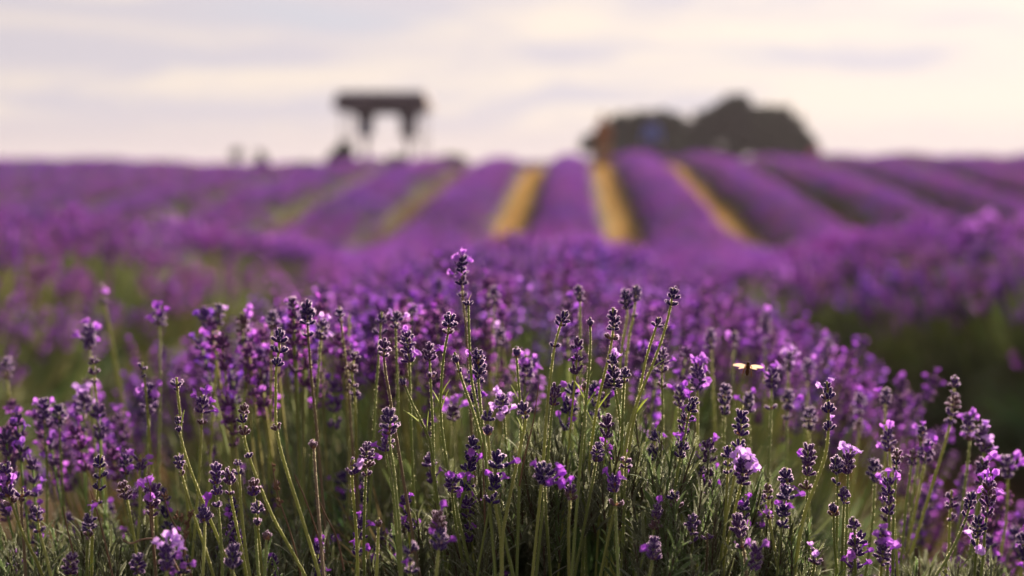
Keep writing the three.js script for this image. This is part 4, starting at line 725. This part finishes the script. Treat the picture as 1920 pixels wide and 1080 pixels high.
twig(1.09, [360, 960, 350, 990, 345, 1030, 344, 1060], 'orange brown dry sprig catching the light above the pink lilac head', { thick: 1.4, heads: [[357, 968, 1], [352, 985, 1.1], [349, 1005, 1]] });
twig(1.12, [1010, 720, 1000, 790, 985, 850, 972, 920], 'dark bare old stalk between the star shaped head and the plum one');
twig(1.1, [905, 830, 906, 880, 908, 940, 910, 1000], 'brown bare stalk standing left inside the converging pale stems');

// the insect in flight
{
  const roll = new THREE.Quaternion().setFromAxisAngle(cF, 0.09);
  const c = at(1402, 690, 1.12), g = thing('flying_bee', 'small brown bee hovering with outstretched sunlit wings among the lavender heads', 'bee', c), u = 1.12 / FPX;
  const X = cR.clone(), U = cU.clone(), F = cF.clone(), P = (x, y, z = 0) => X.clone().multiplyScalar(x * u).addScaledVector(U, y * u).addScaledVector(F, z * u);
  const body = new MB(), rings = [[11, 1.2], [10, 2.6], [8.5, 3.3], [7, 2.8], [6, 1.7], [5, 2.8], [3, 4.1], [1, 4.2], [-1, 3], [-2, 2], [-3.5, 3.2], [-6, 4.0], [-9, 3.8], [-12, 2.8], [-14, 1.4], [-15, 0.4]];
  body.sweep(0, rings.map(([y, k]) => ({ c: P(-y * 0.08, y, (11 - y) * 0.55 - 6), t: P(0, -1, 0.55).normalize(), r: k * u })), 10);
  part('body', body.build(), mat('bee body', [0.085, 0.045, 0.018], 0.7), g);
  const wingMat = mat('bee wing', [0.88, 0.68, 0.49], 0.9, 0.55), legMat = mat('bee leg', [0.32, 0.16, 0.07], 0.7, 0.2);
  for (const s of [-1, 1]) {
    for (const [name, L, w, y0, dy, z] of [['wing', 26, 3.8, 3.5, -1.0, 0], ['wing', 15, 2.4, 0.5, -4, 1.5]]) {
      const mb = new MB(), rows = [];
      for (let i = 0; i <= 8; i++) { const t = i / 8, k = w * Math.pow(Math.sin(Math.PI * (0.1 + 0.82 * t)), 0.7); rows.push([-1, 0, 1].map((j) => P(s * (2.5 + L * t), y0 + dy * t * t * (s > 0 ? 0.6 : 1) + 2 * Math.sin(t * 2.4) * 0.6 + j * k * 0.85, z - t * 3 + j * 0.9 + (j ? 0 : -0.4)))); }
      mb.sheet(0, rows); part(name, mb.build(), wingMat, g);
    }
    for (const [x1, y1, x2, y2, z] of [[6, -2, 8.5, -14, 2], [5, -1, 7, -8, -1], [4, 5, 7, 1, -5]]) { const mb = new MB(); mb.tube(0, new THREE.CatmullRomCurve3([P(s * 2.5, 2, 0), P(s * x1, y1, z), P(s * x2, y2, z + 1), P(s * (x2 - 1), y2 - 3, z + 2)]), 10, 5, (t) => (1.15 - 0.6 * t) * u); part('leg', mb.build(), legMat, g); }
    const mb = new MB(); mb.tube(0, new THREE.CatmullRomCurve3([P(s * 1.2, 9.5, -6), P(s * 3, 12, -9), P(s * 5.5, 12.5, -11)]), 8, 4, () => 0.35 * u); part('antenna', mb.build(), legMat, g);
  }
  g.quaternion.copy(roll);
}
// ------------------------------------------------------------------ the skyline: shelter, trees, people, small bushes
const HILL = 42;
{
  const d = 43, u = d / FPX, px = (x, y, dd = 0) => at(x, y, d + dd), mid = px(722, 300), base = V(mid.x, ground(mid.x, mid.z), mid.z);
  const g = thing('wooden_shelter', 'dark open wooden shelter with a broad roof and two hanging curtains on the skyline', 'shelter', base);
  const woodM = mat('dark weathered timber', [0.075, 0.055, 0.06], 0.8), roofM = mat('dark roof boards', [0.075, 0.055, 0.075], 0.85), clothM = mat('dark plum curtain', [0.050, 0.032, 0.065], 0.9, 0.1), blueM = mat('blue cloth', [0.045, 0.065, 0.20], 0.9, 0.15);
  const box = (mb, s, x0, x1, y0, y1, z0, z1, taper = 0) => {
    const P = [[x0, y0, z0], [x1, y0, z0], [x1 - taper, y1, z0 + taper], [x0 + taper, y1, z0 + taper], [x0, y0, z1], [x1, y0, z1], [x1 - taper, y1, z1 - taper], [x0 + taper, y1, z1 - taper]].map((p) => V(...p));
    for (const [a, b, c, e] of [[0, 1, 2, 3], [5, 4, 7, 6], [4, 0, 3, 7], [1, 5, 6, 2], [3, 2, 6, 7], [4, 5, 1, 0]]) { mb.flat(s, P[a], P[b], P[c]); mb.flat(s, P[a], P[c], P[e]); }
  };
  const X = (x) => px(x + 6, 300).x - base.x, H = (y) => px(716, y).y - base.y, mb = new MB();
  box(mb, 0, X(629), X(803), H(208), H(191), -0.95, 0.95); box(mb, 0, X(630), X(802), H(191) + 0.002, H(175), -0.94, 0.94, 0.12);
  part('roof', mb.build(), roofM, g);
  for (const x of [644, 790]) for (const z of [-0.75, 0.75]) { const b = new MB(); box(b, 0, X(x) - 0.022, X(x) + 0.022, -0.1, H(203) - 0.003, z - 0.035, z + 0.035); part('post', b.build(), woodM, g); }
  for (const z of [-0.75, 0.75]) { const b = new MB(); box(b, 0, X(648), X(786), H(214), H(204), z - 0.03, z + 0.03); part('beam', b.build(), woodM, g); }
  for (const [x, end, m] of [[680, 254, blueM], [760, 258, clothM]]) {   // curtains gathered on their rails
    const cb = new MB(), rings = [];
    for (let i = 0; i <= 10; i++) { const t = i / 10, w = lerp(50, 30, smoothstep(t, 0, 0.45)) * 0.5 * u; rings.push({ c: V(X(x), lerp(H(204), H(end), t), 0), t: V(0, -1, 0), r: w * (1 + 0.05 * Math.sin(i * 2.1)) }); }
    cb.sweep(0, rings.slice(0, 7), 12, 0.6); const top = part('curtain', cb.build(), clothM, g);
    const lb = new MB(); lb.sweep(0, rings.slice(6), 12, 0.6); part('curtain_hem', lb.build(), m, top);
    const pb = new MB(); box(pb, 0, X(x) - 0.06, X(x) + 0.06, -0.1, H(end) + 0.2, -0.06, 0.06); part('post', pb.build(), woodM, g);
  }
  for (const z of [-0.55, 0.55]) { const b = new MB(); box(b, 0, X(664), X(776), 0.42, 0.46, z - 0.18, z + 0.18); part('bench', b.build(), woodM, g); }
}
// leafy crowns
function leafCloud(mb, c, rx, ry, rz, n, size, r) {
  for (let i = 0; i < n; i++) {
    const d = V(r() - 0.5, r() - 0.5, r() - 0.5).normalize().multiplyScalar(Math.pow(r(), 0.4)), p = V(c.x + d.x * rx, c.y + d.y * ry, c.z + d.z * rz), a = V(r() - 0.5, r() - 0.5, r() - 0.5).normalize(), b = a.clone().cross(V(r() - 0.5, r() - 0.5, r() - 0.5)).normalize(), k = size * (0.6 + 0.8 * r());
    mb.flat(0, p.clone().addScaledVector(a, -k), p.clone().addScaledVector(b, k * 0.45), p.clone().addScaledVector(a, k)); mb.flat(0, p.clone().addScaledVector(a, k), p.clone().addScaledVector(b, -k * 0.45), p.clone().addScaledVector(a, -k));
  }
}
const crownMat = [mat('dark foliage', [0.034, 0.052, 0.030], 0.9, 0.2), mat('dark olive foliage', [0.046, 0.062, 0.034], 0.9, 0.22), mat('pale foliage', [0.20, 0.22, 0.13], 0.9, 0.45)], barkMat = mat('bark', [0.07, 0.055, 0.045], 0.95);
function tree(seed, label, d, cx, base, lobes, m, leaf = 0.16, name = 'tree', category = 'tree', group = 'trees on the skyline') {
  const r = rngOf(seed), u = d / FPX, b = at(cx, 300, d), gy = ground(b.x, b.z), root = V(b.x, gy, b.z), g = thing(name, label, category, root, group), tb = new MB(), cb = new MB();
  const cen = lobes.map(([x, y, rx, ry, thin = 1]) => ({ thin, c: at(x, y, d).sub(root).add(V(0, 0, (r() - 0.5) * rx * u)), rx: rx * u, ry: ry * u }));
  const low = Math.min(...cen.map((q) => q.c.y));
  tb.tube(0, new THREE.CatmullRomCurve3([V(0, -0.1, 0), V(0.1 * (r() - 0.5), low * 0.5, 0), V(0.2 * (r() - 0.5), low, 0)]), 8, 8, (t) => lerp(0.16, 0.09, t) * base);
  part('trunk', tb.build(), barkMat, g);
  for (const q of cen) {
    const lb = new MB(); lb.tube(0, new THREE.CatmullRomCurve3([V(0, low * 0.75, 0), V(q.c.x * 0.5, lerp(low * 0.8, q.c.y, 0.6), q.c.z * 0.5), q.c]), 8, 5, (t) => lerp(0.08, 0.02, t) * base); part('limb', lb.build(), barkMat, g);
    for (let i = 0; i < 12; i++) { const dd = V(r() - 0.5, r() - 0.4, r() - 0.5).normalize().multiplyScalar(0.35 + 0.45 * r()); leafCloud(cb, V(q.c.x + dd.x * q.rx, q.c.y + dd.y * q.ry, q.c.z + dd.z * q.rx), q.rx * 0.5, q.ry * 0.45, q.rx * 0.5, Math.round(q.thin * 200 * q.rx * q.ry / (leaf * 3.4)), leaf, r); }
  }
  part('crown', cb.build(), crownMat[m], g);
}
tree(51, 'low spreading dark tree at the left end of the clump, behind the person in orange', 62, 1165, 1, [[1108, 270, 20, 18], [1140, 258, 30, 28], [1175, 248, 36, 36], [1212, 236, 36, 34], [1236, 234, 24, 28], [1258, 244, 28, 32], [1195, 226, 14, 16], [1225, 262, 50, 30], [1170, 278, 60, 24], [1250, 285, 50, 20]], 0);
tree(52, 'broad domed dark tree in the middle of the clump, tallest of all', 66, 1345, 1.3, [[1290, 252, 30, 32], [1318, 242, 32, 32], [1380, 214, 54, 32], [1338, 222, 24, 20], [1318, 266, 28, 28], [1395, 258, 34, 34], [1352, 288, 50, 16], [1354, 250, 24, 20, 0.13], [1424, 232, 38, 36], [1295, 276, 40, 26], [1400, 275, 60, 26], [1330, 290, 60, 16]], 0);
tree(53, 'dark tree at the right end of the clump with a sky gap near its top', 64, 1460, 1, [[1452, 238, 26, 32], [1458, 268, 48, 28], [1486, 244, 24, 30], [1440, 250, 36, 34], [1472, 212, 12, 14], [1504, 264, 20, 26], [1518, 278, 22, 18], [1470, 290, 56, 16]], 1);
tree(54, 'small round dark bush at the skyline, left of two by the far left', 40, 443, .2, [[443, 291, 11, 13]], 0, .05, 'shrub', 'shrub', 'small bushes on the skyline');
tree(55, 'small round dark bush at the skyline, right of two by the far left', 39, 487, .2, [[487, 306, 17, 14], [490, 292, 9, 10]], 0, .05, 'shrub', 'shrub', 'small bushes on the skyline');
tree(56, 'dark conical bush at the left foot of the wooden shelter', 40, 640, .3, [[640, 292, 24, 16], [645, 275, 12, 16], [638, 300, 28, 12]], 0, .06, 'shrub', 'shrub', 'small bushes on the skyline');
tree(57, 'low dark bush under the right curtain of the wooden shelter', 39, 745, .2, [[745, 304, 20, 14]], 1, .05, 'shrub', 'shrub', 'small bushes on the skyline');
tree(58, 'pale green low bush on the skyline right of the wooden shelter', 40, 850, .2, [[842, 297, 18, 10], [862, 300, 14, 8]], 2, .06, 'shrub', 'shrub', 'small bushes on the skyline');

// ------------------------------------------------------------------ people far off among the rows
// a smooth skin over tapered bones
function skin(bones, res, pad, k = 0.05) {
  const lo = V(1e9, 1e9, 1e9), hi = V(-1e9, -1e9, -1e9);
  for (const [a, b, ra, rb] of bones) for (const [p, q] of [[a, ra], [b, rb]]) { lo.min(V(p[0] - q, p[1] - q, p[2] - q)); hi.max(V(p[0] + q, p[1] + q, p[2] + q)); }
  const c = lo.clone().add(hi).multiplyScalar(0.5), half = Math.max(hi.x - lo.x, hi.y - lo.y, hi.z - lo.z) / 2 + pad, mc = new MarchingCubes(res, new THREE.MeshStandardMaterial(), false, false, 60000);
  mc.isolation = 0;
  const A = bones.map(([a, b, ra, rb]) => [V(...a), V(...b), ra, rb]), p = V(), ab = V(), ap = V();
  for (let z = 0; z < res; z++) for (let y = 0; y < res; y++) for (let x = 0; x < res; x++) {
    p.set((x - res / 2) / (res / 2), (y - res / 2) / (res / 2), (z - res / 2) / (res / 2)).multiplyScalar(half).add(c);
    let d = 1e3;
    for (const [a, b, ra, rb] of A) { ab.copy(b).sub(a); ap.copy(p).sub(a); const t = clamp(ap.dot(ab) / Math.max(ab.lengthSq(), 1e-9), 0, 1), e = ap.addScaledVector(ab, -t).length() - lerp(ra, rb, t), h = clamp(0.5 + 0.5 * (d - e) / k, 0, 1); d = d > 100 ? e : lerp(d, e, h) - k * h * (1 - h); }
    mc.field[x + y * res + z * res * res] = -d;
  }
  mc.update();
  const n = mc.count, g = new THREE.BufferGeometry(), P = mc.positionArray.slice(0, n * 3), N = mc.normalArray.slice(0, n * 3);
  for (let i = 0; i < n; i++) { P[i * 3] = P[i * 3] * half + c.x; P[i * 3 + 1] = P[i * 3 + 1] * half + c.y; P[i * 3 + 2] = P[i * 3 + 2] * half + c.z; }
  g.setAttribute('position', new THREE.BufferAttribute(P, 3)); g.setAttribute('normal', new THREE.BufferAttribute(N, 3));
  return g;
}
function person(label, px, py, d, turn, { shirt, legs, hair, tall = 1.7, arms = [0.16, 0.1], skirt = false, sleeves = 1 }) {
  const top = at(px, py, d), root = V(top.x, ground(top.x, top.z), top.z), g = thing('person', label, 'person', root, 'people walking on the hill'), k = tall / 1.7; g.rotation.y = turn; g.scale.setScalar(k);
  const body = [], sh = [], lg = [];
  const skinM = mat('skin', [0.42, 0.25, 0.17], 0.7);
  for (const s of [-1, 1]) {
    const [sw, fw] = arms, sho = [s * 0.17, 1.39, 0], elb = [s * (0.17 + sw), 1.11, 0.03], wri = [s * (0.17 + sw + fw), 0.88, -0.06];
    body.push([sho, elb, 0.048, 0.038], [elb, wri, 0.038, 0.027], [wri, [wri[0], 0.80, wri[2] - 0.02], 0.036, 0.034], [[s * 0.09, 0.88, 0], [s * 0.10, 0.48, 0.01], 0.085, 0.055], [[s * 0.10, 0.48, 0.01], [s * 0.10, 0.08, -0.01], 0.053, 0.036], [[s * 0.10, 0.05, -0.01], [s * 0.11, 0.04, 0.15], 0.04, 0.035]);
    for (let f = 0; f < 4; f++) body.push([[wri[0] + (f - 1.5) * 0.004, 0.79, wri[2] - 0.05 + f * 0.02], [wri[0] - s * 0.012, 0.715 + Math.abs(f - 1.5) * 0.008, wri[2] - 0.04 + f * 0.02], 0.0095, 0.008]);
    body.push([[wri[0], 0.83, wri[2] - 0.05], [wri[0] - s * 0.02, 0.775, wri[2] - 0.085], 0.011, 0.009]);
    sh.push([sho, elb, 0.062, 0.052]); if (sleeves) sh.push([elb, wri, 0.052, 0.04]);
    lg.push([[s * 0.09, 0.9, 0], [s * 0.10, 0.48, 0.01], 0.102, 0.075], [[s * 0.10, 0.48, 0.01], [s * 0.10, 0.1, -0.01], 0.072, 0.06]);
  }
  body.push([[0, 0.92, 0], [0, 1.16, 0], 0.13, 0.12], [[0, 1.16, 0], [0, 1.34, 0], 0.12, 0.14], [[-0.12, 1.38, 0], [0.12, 1.38, 0], 0.07, 0.07], [[0, 1.4, 0], [0, 1.52, 0.01], 0.055, 0.05], [[0, 1.57, 0.015], [0, 1.625, 0], 0.072, 0.085], [[0, 1.585, 0.085], [0, 1.57, 0.105], 0.012, 0.014], [[-0.083, 1.6, 0], [-0.088, 1.58, 0], 0.014, 0.012], [[0.083, 1.6, 0], [0.088, 1.58, 0], 0.014, 0.012]);
  sh.push([[0, 0.95, 0], [0, 1.2, 0], 0.155, 0.145], [[0, 1.2, 0], [0, 1.34, 0], 0.145, 0.155], [[-0.13, 1.38, 0], [0.13, 1.38, 0], 0.082, 0.082]);
  lg.push([[-0.05, 0.94, 0], [0.05, 0.94, 0], 0.14, 0.14]); if (skirt) lg.push([[0, 0.95, 0], [0, 0.35, 0], 0.15, 0.27]);
  part('body', skin(body, 88, 0.03, 0.025), skinM, g);
  part(skirt ? 'dress_top' : 'shirt', skin(sh, 56, 0.04, 0.05), mat('shirt cloth', shirt, 0.9), g); part(skirt ? 'skirt' : 'trousers', skin(lg, 56, 0.04, 0.05), mat('lower cloth', legs, 0.9), g);
  part('hair', skin([[[0, 1.65, -0.02], [0, 1.60, -0.045], 0.092, 0.085], [[0, 1.6, -0.05], [0, 1.47, -0.06], 0.075, 0.05]], 36, 0.03, 0.03), mat('hair', hair, 0.7), g);
}
person('person in orange brown clothes walking on the middle dry path near the trees', 1131, 260, 41.5, 0.3, { shirt: [0.30, 0.11, 0.025], legs: [0.26, 0.12, 0.035], hair: [0.10, 0.05, 0.03], tall: 1.62, skirt: true, arms: [0.05, 0.02] });
person('person in a blue top walking at the upper end of the right dry path', 1222, 262, 42.5, 2.8, { shirt: [0.10, 0.15, 0.50], legs: [0.04, 0.04, 0.09], hair: [0.05, 0.03, 0.025], tall: 1.62, arms: [0.10, 0.02] });
person('person in pink standing low behind the right end of the trees', 1527, 285, 45.5, -2.6, { shirt: [0.42, 0.09, 0.18], legs: [0.2, 0.06, 0.12], hair: [0.08, 0.05, 0.03], tall: 1.25 });

renderer.render(scene, camera);
